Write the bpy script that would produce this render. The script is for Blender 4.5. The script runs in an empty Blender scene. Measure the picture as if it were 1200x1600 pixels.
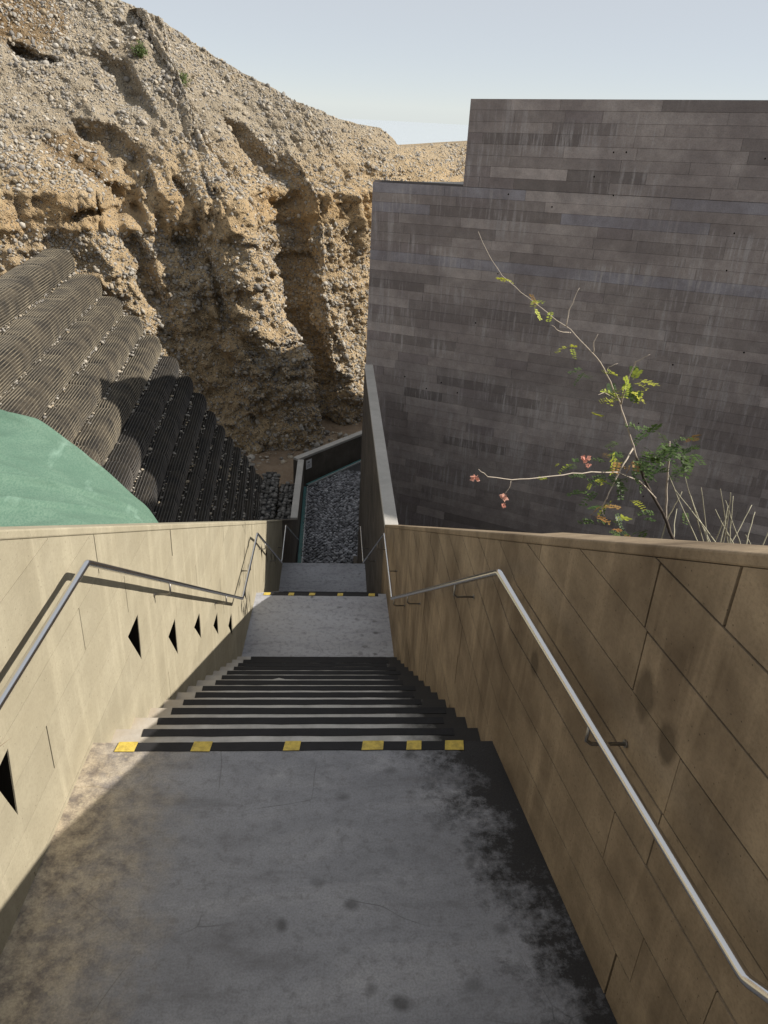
import bpy, bmesh, math, random
import numpy as np
from mathutils import Vector, Matrix

random.seed(7)
RNG = np.random.default_rng(7)
S = bpy.context.scene
COL = S.collection

# ------------------------------------------------------------------ camera
R = Matrix(((0.9972, 0.0171, 0.0728), (-0.0576, -0.4606, 0.8857), (0.0487, -0.8874, -0.4584)))
EYE = Vector((0, 0, 2.35))
cd = bpy.data.cameras.new('camera')
cam = bpy.data.objects.new('camera', cd)
COL.objects.link(cam)
cx, cy, cz = R.col[0].normalized(), -R.col[1], -R.col[2]
cz = cz.normalized(); cy = cz.cross(cx).normalized()
M = Matrix((cx, cy, cz)).transposed().to_4x4(); M.translation = EYE
cam.matrix_world = M
cd.sensor_fit = 'VERTICAL'; cd.sensor_height = 36.0; cd.lens = 36.0 * 1230 / 1600
cd.clip_start = 0.05; cd.clip_end = 6000
S.camera = cam

# ------------------------------------------------------------------ light
SUN = Vector((1.0, -0.12, 0.77)).normalized()
elev = math.asin(SUN.z); azim = math.atan2(SUN.x, SUN.y)
W = bpy.data.worlds.new('World'); S.world = W; W.use_nodes = True
wn = W.node_tree.nodes; wl = W.node_tree.links
sky = wn.new('ShaderNodeTexSky'); sky.sky_type = 'NISHITA'; sky.sun_disc = False
sky.sun_elevation = elev; sky.sun_rotation = azim
sky.air_density = 0.5; sky.dust_density = 0.0; sky.ozone_density = 2.0; sky.altitude = 50
bg = wn['Background']; bg.inputs['Strength'].default_value = 0.074
hz = wn.new('ShaderNodeMix'); hz.data_type = 'RGBA'; hz.inputs[0].default_value = .62      # thin coastal haze, even over the whole sky
hz.inputs[7].default_value = (9.3, 9.4, 9.2, 1)
wl.new(sky.outputs[0], hz.inputs[6]); wl.new(hz.outputs[2], bg.inputs[0])
sd = bpy.data.lights.new('sun', 'SUN'); sd.energy = 5.0; sd.angle = math.radians(0.5); sd.color = (1.0, 0.93, 0.82)
so = bpy.data.objects.new('sun', sd); COL.objects.link(so)
so.rotation_euler = SUN.to_track_quat('Z', 'Y').to_euler()
S.view_settings.view_transform = 'Standard'; S.view_settings.look = 'None'
S.view_settings.exposure = 0.30; S.view_settings.gamma = 1.0; S.view_settings.use_curve_mapping = False

# ------------------------------------------------------------------ helpers
def link(o, parent=None):
    COL.objects.link(o)
    if parent is not None: o.parent = parent
    return o

def tag(o, label=None, cat=None, group=None, kind=None):
    if label: o['label'] = label
    if cat: o['category'] = cat
    if group: o['group'] = group
    if kind: o['kind'] = kind
    return o

def thing(name, label=None, cat=None, group=None, kind=None):
    return tag(link(bpy.data.objects.new(name, None)), label, cat, group, kind)

class MB:
    def __init__(self): self.v = []; self.f = []
    def add(self, vs, fs):
        b = len(self.v); self.v += [tuple(p) for p in vs]
        self.f += [tuple(i + b for i in f) for f in fs]
    def hexa(self, p):          # 8 points: bottom 4 (ccw), top 4
        self.add(p, [(3, 2, 1, 0), (4, 5, 6, 7), (0, 1, 5, 4), (1, 2, 6, 5), (2, 3, 7, 6), (3, 0, 4, 7)])
    def box(self, a, b):
        x0, y0, z0 = a; x1, y1, z1 = b
        self.hexa([(x0, y0, z0), (x1, y0, z0), (x1, y1, z0), (x0, y1, z0), (x0, y0, z1), (x1, y0, z1), (x1, y1, z1), (x0, y1, z1)])
    def prism(self, foot, z0, z1):
        n = len(foot)
        z1f = z1 if callable(z1) else (lambda x, y: z1)
        vs = [(x, y, z0) for x, y in foot] + [(x, y, z1f(x, y)) for x, y in foot]
        self.add(vs, [tuple(range(n - 1, -1, -1)), tuple(range(n, 2 * n))] + [(i, (i + 1) % n, n + (i + 1) % n, n + i) for i in range(n)])
    def tube(self, pts, rad, n=10, cap=True):
        pts = [Vector(p) for p in pts]
        rr = rad if isinstance(rad, (list, tuple)) else [rad] * len(pts)
        rings = []; t0 = (pts[1] - pts[0]).normalized()
        up = Vector((0, 0, 1)) if abs(t0.z) < .9 else Vector((1, 0, 0))
        a = t0.cross(up).normalized()
        for i, p in enumerate(pts):
            if i == 0: t = t0
            elif i == len(pts) - 1: t = (pts[i] - pts[i - 1]).normalized()
            else: t = ((pts[i] - pts[i - 1]).normalized() + (pts[i + 1] - pts[i]).normalized()).normalized()
            a = (a - t * a.dot(t)).normalized(); b = t.cross(a)
            k = 1.0
            if 0 < i < len(pts) - 1:
                c = (pts[i] - pts[i - 1]).normalized().dot(t); k = 1 / max(c, .5)
            rings.append([p + (a * math.cos(2 * math.pi * j / n) + b * math.sin(2 * math.pi * j / n)) * rr[i] for j in range(n)])
        vs = [q for r in rings for q in r]; fs = []
        for i in range(len(pts) - 1):
            for j in range(n):
                k2 = (j + 1) % n
                fs.append((i * n + j, i * n + k2, (i + 1) * n + k2, (i + 1) * n + j))
        if cap:
            fs.append(tuple(range(n - 1, -1, -1))); L = (len(pts) - 1) * n; fs.append(tuple(L + j for j in range(n)))
        self.add(vs, fs)
    def mesh(self, name, mat=None, smooth=False):
        me = bpy.data.meshes.new(name); me.from_pydata(self.v, [], self.f); me.update()
        if mat: me.materials.append(mat)
        if smooth: me.polygons.foreach_set('use_smooth', [True] * len(me.polygons))
        return me
    def build(self, name, mat, parent=None, smooth=False, fix=True):
        me = self.mesh(name, mat, smooth)
        if fix:
            bm = bmesh.new(); bm.from_mesh(me); bmesh.ops.recalc_face_normals(bm, faces=bm.faces); bm.to_mesh(me); bm.free()
        return link(bpy.data.objects.new(name, me), parent)

def np_mesh(name, V, Fq, mat, smooth=True):
    V = np.asarray(V, np.float32); Fq = np.asarray(Fq, np.int32); k = Fq.shape[1]
    me = bpy.data.meshes.new(name)
    me.vertices.add(len(V)); me.vertices.foreach_set('co', V.ravel())
    me.loops.add(Fq.size); me.loops.foreach_set('vertex_index', Fq.ravel())
    me.polygons.add(len(Fq)); me.polygons.foreach_set('loop_start', np.arange(0, Fq.size, k, dtype=np.int32))
    me.polygons.foreach_set('use_smooth', np.full(len(Fq), smooth))
    me.update(calc_edges=True)
    if mat: me.materials.append(mat)
    return me

def grid_faces(n, m):
    i, j = np.meshgrid(np.arange(n - 1), np.arange(m - 1), indexing='ij')
    a = (i * m + j).ravel()
    return np.stack([a, a + m, a + m + 1, a + 1], 1)

def _h(ix, iy, iz):
    n = (ix * 374761393 + iy * 668265263 + iz * 1274126177) & 0x7fffffff
    n = ((n ^ (n >> 13)) * 1274126177) & 0x7fffffff
    return ((n ^ (n >> 16)) & 0xffff) / 65535.0
def vnoise(P):
    P = np.asarray(P, float); I = np.floor(P).astype(np.int64); f = P - I; f = f * f * (3 - 2 * f)
    r = 0
    for dx in (0, 1):
        wx = f[..., 0] if dx else 1 - f[..., 0]
        for dy in (0, 1):
            wy = f[..., 1] if dy else 1 - f[..., 1]
            for dz in (0, 1):
                wz = f[..., 2] if dz else 1 - f[..., 2]
                r = r + wx * wy * wz * _h(I[..., 0] + dx, I[..., 1] + dy, I[..., 2] + dz)
    return r * 2 - 1
def fbm(P, oct=4, gain=.5):
    P = np.asarray(P, float); a = 1.; s = 0
    for o in range(oct): s = s + a * vnoise(P * (2 ** o) + 17.3 * o); a *= gain
    return s

# ------------------------------------------------------------------ materials
class NT:
    def __init__(self, name, rough=.85, spec=.3, metal=0.):
        self.m = bpy.data.materials.new(name); self.m.use_nodes = True
        self.t = self.m.node_tree; self.b = self.t.nodes['Principled BSDF']
        self.b.inputs['Roughness'].default_value = rough; self.b.inputs['Specular IOR Level'].default_value = spec
        self.b.inputs['Metallic'].default_value = metal
        self.pos = self.n('ShaderNodeNewGeometry').outputs['Position']
    def n(self, typ, **kw):
        x = self.t.nodes.new(typ)
        for k, v in kw.items(): setattr(x, k, v)
        return x
    def l(self, a, b): self.t.links.new(a, b)
    def map(self, scale=(1, 1, 1), rot=(0, 0, 0), vec=None):
        mp = self.n('ShaderNodeMapping'); mp.inputs['Scale'].default_value = scale; mp.inputs['Rotation'].default_value = rot
        self.l(vec or self.pos, mp.inputs[0]); return mp.outputs[0]
    def noise(self, scale, detail=6, rough=.6, vec=None, dist=0.):
        x = self.n('ShaderNodeTexNoise'); x.inputs['Scale'].default_value = scale; x.inputs['Detail'].default_value = detail
        x.inputs['Roughness'].default_value = rough; x.inputs['Distortion'].default_value = dist
        self.l(vec or self.pos, x.inputs['Vector']); return x.outputs[0]
    def voro(self, scale, vec=None, feat='F1', out='Distance'):
        x = self.n('ShaderNodeTexVoronoi', feature=feat); x.inputs['Scale'].default_value = scale
        self.l(vec or self.pos, x.inputs['Vector']); return x.outputs[out]
    def ramp(self, fac, stops):
        x = self.n('ShaderNodeValToRGB'); e = x.color_ramp.elements
        while len(e) < len(stops): e.new(.5)
        for el, (p, c) in zip(e, stops):
            el.position = p; el.color = (c, c, c, 1) if isinstance(c, (int, float)) else (*c, 1)
        self.l(fac, x.inputs[0]); return x.outputs[0]
    def mix(self, fac, a, b, mode='MIX'):
        x = self.n('ShaderNodeMix', data_type='RGBA', blend_type=mode)
        for s, v in ((x.inputs[0], fac), (x.inputs[6], a), (x.inputs[7], b)):
            if isinstance(v, (int, float)): s.default_value = v if s == x.inputs[0] else (v, v, v, 1)
            elif isinstance(v, tuple): s.default_value = (*v, 1)
            else: self.l(v, s)
        return x.outputs[2]
    def math(self, op, a, b=None, clamp=False):
        x = self.n('ShaderNodeMath', operation=op, use_clamp=clamp)
        for s, v in ((x.inputs[0], a), (x.inputs[1], b)):
            if v is None: continue
            if isinstance(v, (int, float)): s.default_value = v
            else: self.l(v, s)
        return x.outputs[0]
    def sep(self, vec=None):
        x = self.n('ShaderNodeSeparateXYZ'); self.l(vec or self.pos, x.inputs[0]); return x.outputs
    def color(self, c):
        if isinstance(c, tuple): self.b.inputs['Base Color'].default_value = (*c, 1)
        else: self.l(c, self.b.inputs['Base Color'])
    def bump(self, h, strength=.3, dist=.01):
        x = self.n('ShaderNodeBump'); x.inputs['Strength'].default_value = strength; x.inputs['Distance'].default_value = dist
        self.l(h, x.inputs['Height']); self.l(x.outputs[0], self.b.inputs['Normal'])

def mat_formed(name, lo, hi, streak=.25, tone=.16, spots=()):
    """board-formed concrete: blotches, drips, pores, per-board tone"""
    t = NT(name, .88, .25)
    big = t.noise(2.2, 5, .55); mid = t.noise(9, 6, .65); fine = t.noise(90, 4, .7)
    drip = t.noise(3.0, 5, .6, t.map((3.5, 3.5, .35)))
    c = t.mix(t.ramp(big, [(.3, 0.), (.7, 1.)]), lo, hi)
    c = t.mix(t.ramp(mid, [(.35, .35), (.75, 0.)]), c, tuple(x * .72 for x in lo))
    c = t.mix(t.math('MULTIPLY', t.ramp(drip, [(.5, 0.), (.78, 1.)]), streak), c, tuple(min(1, x * 1.45) for x in hi))
    oi = t.n('ShaderNodeObjectInfo').outputs['Random']
    tn = t.n('ShaderNodeMapRange'); tn.inputs[3].default_value = 1 - tone; tn.inputs[4].default_value = 1 + tone; t.l(oi, tn.inputs[0])
    c = t.mix(1.0, c, tn.outputs[0], 'MULTIPLY')
    c = t.mix(t.ramp(fine, [(.3, .28), (.55, 0.)]), c, tuple(x * .6 for x in lo))
    pore = t.voro(38); c = t.mix(t.ramp(pore, [(.05, .7), (.11, 0.)]), c, tuple(x * .35 for x in lo))
    for qx, qy, qz, rr in spots:           # damp round stains
        vd = t.n('ShaderNodeVectorMath', operation='DISTANCE'); t.l(t.map((1, 1.0, .62)), vd.inputs[0]); vd.inputs[1].default_value = (qx, qy, qz * .62)
        dd_ = t.math('ADD', t.math('DIVIDE', vd.outputs['Value'], rr), t.math('MULTIPLY', t.math('SUBTRACT', t.noise(16, 4, .6), .5), .7))
        c = t.mix(t.ramp(dd_, [(.6, .7), (1.0, 0.)]), c, tuple(x * .55 for x in lo))
    t.color(c)
    grain = t.noise(26, 5, .7, t.map((1, 1, 9)))
    t.bump(t.math('ADD', t.math('MULTIPLY', fine, .5), grain), .35, .004)
    return t.m

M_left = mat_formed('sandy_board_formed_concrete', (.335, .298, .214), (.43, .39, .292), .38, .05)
M_right = mat_formed('shade_browned_board_formed_concrete', (.125, .091, .060), (.385, .30, .205), .35, .12, ((.842, 1.565, 1.02, .055), (.865, 1.43, .98, .05), (.745, 2.2, .62, .04)))  # same concrete as the left wall, its warm shade painted in; stains are real
M_cope = mat_formed('pale_trowelled_concrete', (.42, .405, .38), (.54, .52, .49), .1, .04)
M_dark_wall = mat_formed('shade_toned_board_formed_concrete', (.075, .065, .055), (.15, .13, .11), .2, .15)  # deep shade of the lower walls is put into this darker colour

def mat_building():
    t = NT('weathered_board_marked_concrete', .9, .2)
    col = t.n('ShaderNodeObjectInfo').outputs['Color']
    mid = t.noise(5, 6, .65); fine = t.noise(60, 5, .7)
    c = t.mix(t.ramp(mid, [(.3, .4), (.65, 0.)]), col, (.12, .10, .095))
    drip = t.noise(2.2, 6, .7, t.map((7, 7, .55)))
    band = t.noise(.9, 3, .5, t.map((.5, .5, 1.6)))
    dm = t.math('MULTIPLY', t.ramp(drip, [(.50, 0.), (.62, 1.)]), t.ramp(band, [(.42, 0.), (.56, .8)]))
    c = t.mix(dm, c, (.56, .52, .51))
    c = t.mix(t.ramp(t.noise(.8, 5, .65), [(.42, 0.), (.62, .5)]), c, (.19, .16, .158))
    c = t.mix(t.ramp(fine, [(.3, .3), (.55, 0.)]), c, (.09, .08, .08))
    t.color(c)
    t.bump(t.math('ADD', fine, t.noise(30, 4, .7, t.map((1, 1, 7)))), .45, .006)
    return t.m
M_bld = mat_building()
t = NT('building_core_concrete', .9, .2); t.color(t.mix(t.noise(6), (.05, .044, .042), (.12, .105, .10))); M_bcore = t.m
t = NT('roof_screed', .9, .2); t.color(t.mix(t.noise(6), (.40, .38, .36), (.5, .48, .46))); M_roof = t.m

def mat_floor(name, dark_edge=True):
    t = NT(name, .55, .35)
    n1 = t.noise(1.3, 8, .62, dist=.8); n2 = t.noise(4.5, 8, .68, dist=.5); n3 = t.noise(22, 6, .7); n4 = t.noise(140, 3, .7)
    n1 = t.noise(1.2, 8, .62, t.map((.55, 1.5, 1)), .6); n2 = t.noise(3.2, 8, .66, t.map((.5, 1.7, 1)), .4)
    k = .98 if dark_edge else 1.5
    c = t.mix(t.ramp(n1, [(.3, 0.), (.7, 1.)]), (.20 * k, .205 * k, .23 * k), (.33 * k, .34 * k, .38 * k))
    c = t.mix(t.ramp(n2, [(.5, 0.), (.72, .6)]), c, (.46, .465, .50))
    c = t.mix(t.ramp(n2, [(.26, .8), (.46, 0.)]), c, (.13, .127, .14))
    c = t.mix(t.ramp(n3, [(.34, .5), (.5, 0.)]), c, (.14, .137, .148))
    c = t.mix(t.ramp(n3, [(.62, 0.), (.8, .35)]), c, (.5, .5, .51))
    # round damp spots
    sp = t.voro(8.5, t.mix(.16, t.pos, t.n('ShaderNodeTexNoise').outputs['Color'])); msk = t.noise(1.1, 2)
    c = t.mix(t.math('MULTIPLY', t.ramp(sp, [(.10, 1.), (.24, 0.)]), t.ramp(t.math('ADD', msk, t.math('MULTIPLY', t.sep()[0], .14)), [(.46, 0.), (.57, .7)])), c, (.05, .048, .05))
    crk = t.voro(3.2, t.mix(.15, t.pos, t.n('ShaderNodeTexNoise').outputs['Color']), 'DISTANCE_TO_EDGE')
    c = t.mix(t.math('MULTIPLY', t.ramp(crk, [(.0, 1.), (.006, 0.)]), t.ramp(t.noise(1.7, 3), [(.5, 0.), (.6, .6)])), c, (.04, .04, .04))
    x, y, z = t.sep()
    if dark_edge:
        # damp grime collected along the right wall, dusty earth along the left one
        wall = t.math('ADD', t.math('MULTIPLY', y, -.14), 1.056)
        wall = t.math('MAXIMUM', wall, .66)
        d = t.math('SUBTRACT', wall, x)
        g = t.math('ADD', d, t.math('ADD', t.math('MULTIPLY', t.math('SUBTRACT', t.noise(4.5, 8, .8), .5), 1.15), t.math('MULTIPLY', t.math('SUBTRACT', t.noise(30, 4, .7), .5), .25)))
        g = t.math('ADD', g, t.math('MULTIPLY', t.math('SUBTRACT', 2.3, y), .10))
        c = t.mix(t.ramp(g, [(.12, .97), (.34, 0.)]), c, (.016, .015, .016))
        dl = t.math('ADD', x, .93)
        g2 = t.math('ADD', dl, t.math('MULTIPLY', t.math('SUBTRACT', t.noise(5, 6, .7), .5), .5))
        c = t.mix(t.ramp(g2, [(.05, .75), (.45, 0.)]), c, t.mix(t.ramp(t.noise(14, 6, .75), [(.38, 0.), (.6, 1.)]), (.15, .11, .07), (.56, .46, .31)))
        fl = t.voro(24); c = t.mix(t.math('MULTIPLY', t.ramp(fl, [(.12, 1.), (.2, 0.)]), t.ramp(dl, [(.05, .6), (.3, 0.)])), c, (.5, .44, .32))
    c = t.mix(t.ramp(n4, [(.35, .3), (.6, 0.)]), c, (.06, .06, .062))
    t.color(c)
    t.l(t.ramp(n2, [(.3, .45), (.7, .75)]), t.b.inputs['Roughness'])
    t.bump(t.math('ADD', n3, t.math('MULTIPLY', n4, .4)), .25, .004)
    return t.m
M_floor = mat_floor('stained_grey_concrete_floor'); M_floor2 = mat_floor('pale_grey_concrete_floor', False)
t = NT('dusty_step_concrete', .8, .3)
n = t.noise(8, 7, .7); c = t.mix(t.ramp(n, [(.3, 0.), (.7, 1.)]), (.36, .355, .35), (.58, .575, .57))
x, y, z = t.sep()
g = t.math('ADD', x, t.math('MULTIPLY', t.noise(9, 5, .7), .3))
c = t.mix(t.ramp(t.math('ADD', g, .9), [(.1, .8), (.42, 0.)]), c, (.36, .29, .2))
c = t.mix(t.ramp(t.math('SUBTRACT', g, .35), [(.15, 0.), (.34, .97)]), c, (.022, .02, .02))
t.color(c); t.bump(t.noise(60, 5, .7), .3, .004); M_step = t.m
t = NT('black_grip_tape', .75, .3); t.color(t.mix(t.noise(14, 5, .7), (.010, .010, .012), (.030, .030, .034))); t.bump(t.noise(500, 2), .4, .002); M_tape = t.m
t = NT('yellow_tape', .6, .4); t.color(t.mix(t.ramp(t.noise(40, 6, .7), [(.35, 0.), (.6, 1.)]), (.40, .30, .07), (.66, .50, .10))); M_yellow = t.m
t = NT('brushed_stainless_steel', .2, .5, 1.); t.color((.72, .72, .73)); M_steel = t.m
t = NT('dull_bracket_steel', .45, .5, 1.); t.color((.30, .29, .28)); M_bsteel = t.m
t = NT('dark_lamp_glass', .25, .4); t.color((.008, .007, .006)); M_lamp = t.m

def mat_cliff():
    t = NT('sandy_conglomerate', .95, .15)
    x, y, z = t.sep()
    w = t.math('ADD', z, t.math('MULTIPLY', t.math('SUBTRACT', t.noise(.5, 4), .5), 1.6))
    sand = t.mix(t.ramp(t.noise(1.4, 6, .65), [(.3, 0.), (.7, 1.)]), (.41, .305, .18), (.58, .45, .29))
    top = t.mix(t.ramp(t.noise(1.1, 6, .65), [(.3, 0.), (.7, 1.)]), (.335, .28, .205), (.47, .405, .31))
    c = t.mix(t.ramp(t.math('MULTIPLY', w, .2), [(.10, 0.), (.34, 1.)]), sand, top)
    oc = t.math('MULTIPLY', t.ramp(t.math('ADD', t.math('MULTIPLY', w, .25), .5), [(.28, 0.), (.36, 1.), (.48, 1.), (.56, 0.)]), t.ramp(t.noise(.8, 4), [(.4, 0.), (.6, .75)]))
    c = t.mix(oc, c, (.52, .36, .19))
    c = t.mix(t.ramp(t.noise(3.2, 6, .7), [(.3, .6), (.45, 0.)]), c, (.20, .15, .10))
    st = t.voro(13); c = t.mix(t.ramp(st, [(.18, .55), (.3, 0.)]), c, t.mix(t.noise(30), (.22, .21, .2), (.46, .45, .43)))
    t.color(c)
    h = t.math('ADD', t.math('MULTIPLY', t.ramp(st, [(.1, 1.), (.4, 0.)]), .8), t.math('ADD', t.noise(18, 6, .75), t.math('MULTIPLY', t.voro(30), -.5)))
    for qx, qy, qz, rr in STAINS:
        vd = t.n('ShaderNodeVectorMath', operation='DISTANCE'); t.l(t.pos, vd.inputs[0]); vd.inputs[1].default_value = (qx, qy, qz)
        dd_ = t.math('ADD', t.math('DIVIDE', vd.outputs['Value'], rr), t.math('MULTIPLY', t.math('SUBTRACT', t.noise(2.2, 5, .7), .5), 1.4))
        c = t.mix(t.ramp(dd_, [(.75, .85), (1.0, 0.)]), c, t.mix(t.ramp(t.noise(7, 5, .7), [(.4, 0.), (.6, 1.)]), (.16, .105, .055), (.34, .24, .135)))
    t.color(c)
    t.bump(h, 1.0, .07)
    return t.m
def mat_stone(name, attr, stops, rough=.85):
    t = NT(name, rough, .3)
    if attr:
        a = t.n('ShaderNodeAttribute'); a.attribute_name = 'tone'; f = a.outputs['Fac']
    else: f = t.n('ShaderNodeObjectInfo').outputs['Random']
    c = t.ramp(f, stops); c = t.mix(t.ramp(t.noise(35, 5, .7), [(.3, .5), (.6, 0.)]), c, (.14, .12, .10))
    t.color(c); t.bump(t.noise(50, 4), .3, .006); return t.m
CST = [(0., (.19, .18, .17)), (.35, (.34, .32, .29)), (.6, (.47, .44, .39)), (.85, (.42, .34, .23)), (1., (.55, .52, .47))]
M_cst = mat_stone('cliff_cobble', True, CST); M_cst1 = mat_stone('cliff_cobble_single', False, CST)
PST = [(0., (.12, .125, .14)), (.5, (.27, .28, .31)), (1., (.48, .49, .53))]
M_peb = mat_stone('grey_pebble', True, PST, .6); M_peb1 = mat_stone('grey_pebble_single', False, PST, .6)
GST = [(0., (.07, .068, .066)), (.5, (.14, .137, .132)), (1., (.26, .25, .24))]
M_gab = mat_stone('gabion_stone', True, GST); M_gab1 = mat_stone('gabion_stone_single', False, GST)
t = NT('dark_mortar', .95, .2); t.color(t.mix(t.noise(20, 5), (.03, .03, .032), (.07, .07, .072))); M_mort = t.m
t = NT('pale_hazy_sea', .22, .6); t.color((.50, .55, .58)); t.bump(t.noise(.25, 6, .6, t.map((.4, 1, 1))), .3, .6); M_sea = t.m
t = NT('dry_earth', .95, .15)
c = t.mix(t.ramp(t.noise(1.2, 6, .65), [(.3, 0.), (.7, 1.)]), (.20, .14, .095), (.36, .28, .2)); c = t.mix(t.ramp(t.voro(16), [(.15, .6), (.28, 0.)]), c, (.3, .29, .27))
t.color(c); t.bump(t.noise(14, 8, .75), .8, .05); M_earth = t.m
t = NT('dark_damp_soil', .95, .15); t.color(t.mix(t.noise(6, 6, .7), (.018, .014, .011), (.05, .04, .03))); t.bump(t.noise(14, 8, .75), .8, .05); M_soil = t.m
def mat_fabric(name, a, b, d):
    t = NT(name, .85, .25); n = t.noise(3.2, 6, .7)
    c = t.mix(t.ramp(n, [(.38, 0.), (.72, 1.)]), a, b); c = t.mix(t.ramp(t.noise(40, 4, .7), [(.55, 0.), (.75, .5)]), c, d)
    t.color(c); t.bump(t.noise(30, 5, .7), .6, .02); return t.m
M_fabric2 = mat_fabric('sunlit_dusty_soil_filled_fabric', (.014, .013, .012), (.085, .070, .05), (.13, .108, .08))  # dust, plus sunlight on the upper rows painted in as a lighter tone
t = NT('soil_filled_black_fabric', .85, .25)
x, y, z = t.sep()
n = t.noise(3.2, 6, .7)
c = t.mix(t.ramp(n, [(.38, 0.), (.72, 1.)]), (.006, .006, .006), (.035, .029, .021))
c = t.mix(t.ramp(t.noise(40, 4, .7), [(.55, 0.), (.75, .5)]), c, (.10, .082, .06))
t.color(c); t.bump(t.noise(30, 5, .7), .6, .02); M_fabric = t.m
def mat_strand(name, a, b):
    t = NT(name, .6, .35); t.color(t.mix(t.ramp(t.noise(2.5, 5, .7), [(.38, 0.), (.68, 1.)]), a, b)); return t.m
M_strand = mat_strand('black_plastic_strand', (.035, .034, .034), (.10, .09, .08)); M_strand2 = mat_strand('sunlit_dusty_plastic_strand', (.075, .068, .058), (.215, .185, .135))  # second one: dusty, and lightened to stand for sun on the upper rows
t = NT('green_shade_net', .8, .2)
n = t.noise(1.6, 6, .6); c = t.mix(t.ramp(n, [(.3, 0.), (.7, 1.)]), (.10, .175, .132), (.15, .235, .18))
wv = t.noise(85, 3, .8, t.map((1, .45, 1), (0, 0, .6))); c = t.mix(t.ramp(wv, [(.38, .75), (.58, 0.)]), c, (.075, .15, .11))
st = t.noise(3, 5, .6, t.map((1.2, .25, 1.2), (0, 0, .6))); c = t.mix(t.ramp(st, [(.56, 0.), (.72, .5)]), c, (.33, .48, .40))
t.color(c); t.bump(wv, .4, .004); M_net = t.m
t = NT('teal_glass', .12, .5); t.color(t.mix(t.noise(4, 4), (.055, .14, .145), (.12, .25, .25))); M_glass = t.m
t = NT('pale_metal_trim', .4, .5); t.color((.48, .49, .49)); M_trim = t.m
t = NT('white_plate', .5, .4); t.color((.70, .70, .72)); M_plate = t.m
t = NT('grey_print', .6, .3); t.color((.22, .22, .24)); M_print = t.m
t = NT('pale_bark', .8, .2); t.color(t.mix(t.noise(30, 4), (.34, .29, .24), (.58, .51, .43))); M_bark = t.m
t = NT('dark_bark', .9, .2); t.color(t.mix(t.noise(30, 4), (.05, .04, .035), (.12, .10, .085))); M_dbark = t.m
t = NT('dry_twig', .8, .2); t.color(t.mix(t.noise(20, 4), (.32, .30, .22), (.55, .52, .40))); M_twig = t.m
def mat_leaf(name, a, b):
    t = NT(name, .5, .4); oi = t.n('ShaderNodeObjectInfo').outputs['Random']
    t.color(t.mix(oi, a, b)); t.b.inputs['Transmission Weight'].default_value = 0
    tr = t.n('ShaderNodeBsdfTranslucent'); tr.inputs[0].default_value = (*b, 1); ms = t.n('ShaderNodeMixShader'); ms.inputs[0].default_value = .35
    out = t.t.nodes['Material Output']; t.l(t.b.outputs[0], ms.inputs[1]); t.l(tr.outputs[0], ms.inputs[2]); t.l(ms.outputs[0], out.inputs[0])
    return t.m
M_lgreen = mat_leaf('green_leaflet', (.055, .10, .03), (.11, .17, .05))
M_lyel = mat_leaf('yellow_green_leaflet', (.32, .40, .05), (.52, .52, .08))
M_lor = mat_leaf('withered_orange_leaflet', (.34, .17, .06), (.42, .27, .10))
M_pink = mat_leaf('pink_blossom', (.62, .26, .20), (.70, .42, .34))
M_bush = mat_leaf('bush_leaf', (.08, .13, .03), (.16, .20, .06))

# ------------------------------------------------------------------ setting: stair geometry
RI, TR, Y0 = .1683, .2601, 2.4626
Z2 = -14 * RI; Y2A = Y0 + 13 * TR; Y2B = 7.16
Z3 = Z2 - 12 * RI; Y3A = Y2B + 11 * TR; Y3B = 11.13
Z4 = Z3 - 10 * RI; Y4A = Y3B + 9 * TR
LP = [(-1.2, -1.077), (2.46, -.927), (7.16, -.734), (11.13, -.70), (14.6, -.60)]
RP = [(-1.2, 1.224), (2.45, .713), (7.72, .655), (13.8, .645)]
def lerp(P, y): return float(np.interp(y, [p[0] for p in P], [p[1] for p in P]))
xl = lambda y: lerp(LP, y)
xr = lambda y: lerp(RP, y)
ZL = lambda y: 1.20 - .528 * (y - 2.07)
RT = [(-1.2, 2.898), (2.45, 1.0), (7.72, -1.803), (13.8, -1.803)]
zr = lambda y: lerp(RT, y)

# ground sheet, far terrain
mb = MB(); mb.add([(-300, -300, -6.3), (300, -300, -6.3), (300, 110, -6.3), (-300, 110, -6.3)], [(0, 1, 2, 3)])
tag(mb.build('ground', M_earth), kind='structure')
# the sea far below, beyond the edge of the land
mb = MB(); mb.add([(-2600, 100, -42), (2600, 100, -42), (2600, 2900, -42), (-2600, 2900, -42)], [(0, 1, 2, 3)])
tag(mb.build('sea', M_sea), kind='structure')
# gully floor with gentle relief near the footpath
gx, gy = np.meshgrid(np.linspace(-7, 6, 131), np.linspace(14, 27, 131), indexing='ij')
gz = -6.22 + .10 * fbm(np.stack([gx, gy, gx * 0], -1) * .8, 4) + .03 * fbm(np.stack([gx, gy, gx * 0], -1) * 5, 3)
gz = np.where((gx > -.95) & (gy < 17.4), -6.29, gz)
tag(link(bpy.data.objects.new('gully_floor', np_mesh('gully_floor', np.stack([gx, gy, gz], -1).reshape(-1, 3), grid_faces(131, 131), M_earth))), kind='structure')

def slab(name, ya, yb, ztop, th, mat, parent=None, ov=.03):
    mb = MB(); ys = sorted([ya, yb] + [p for p, _ in LP + RP if ya < p < yb])
    foot = [(xl(y) - ov, y) for y in ys] + [(xr(y) + ov, y) for y in reversed(ys)]
    mb.prism(foot, ztop - th, ztop); return mb.build(name, mat, parent)

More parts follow.
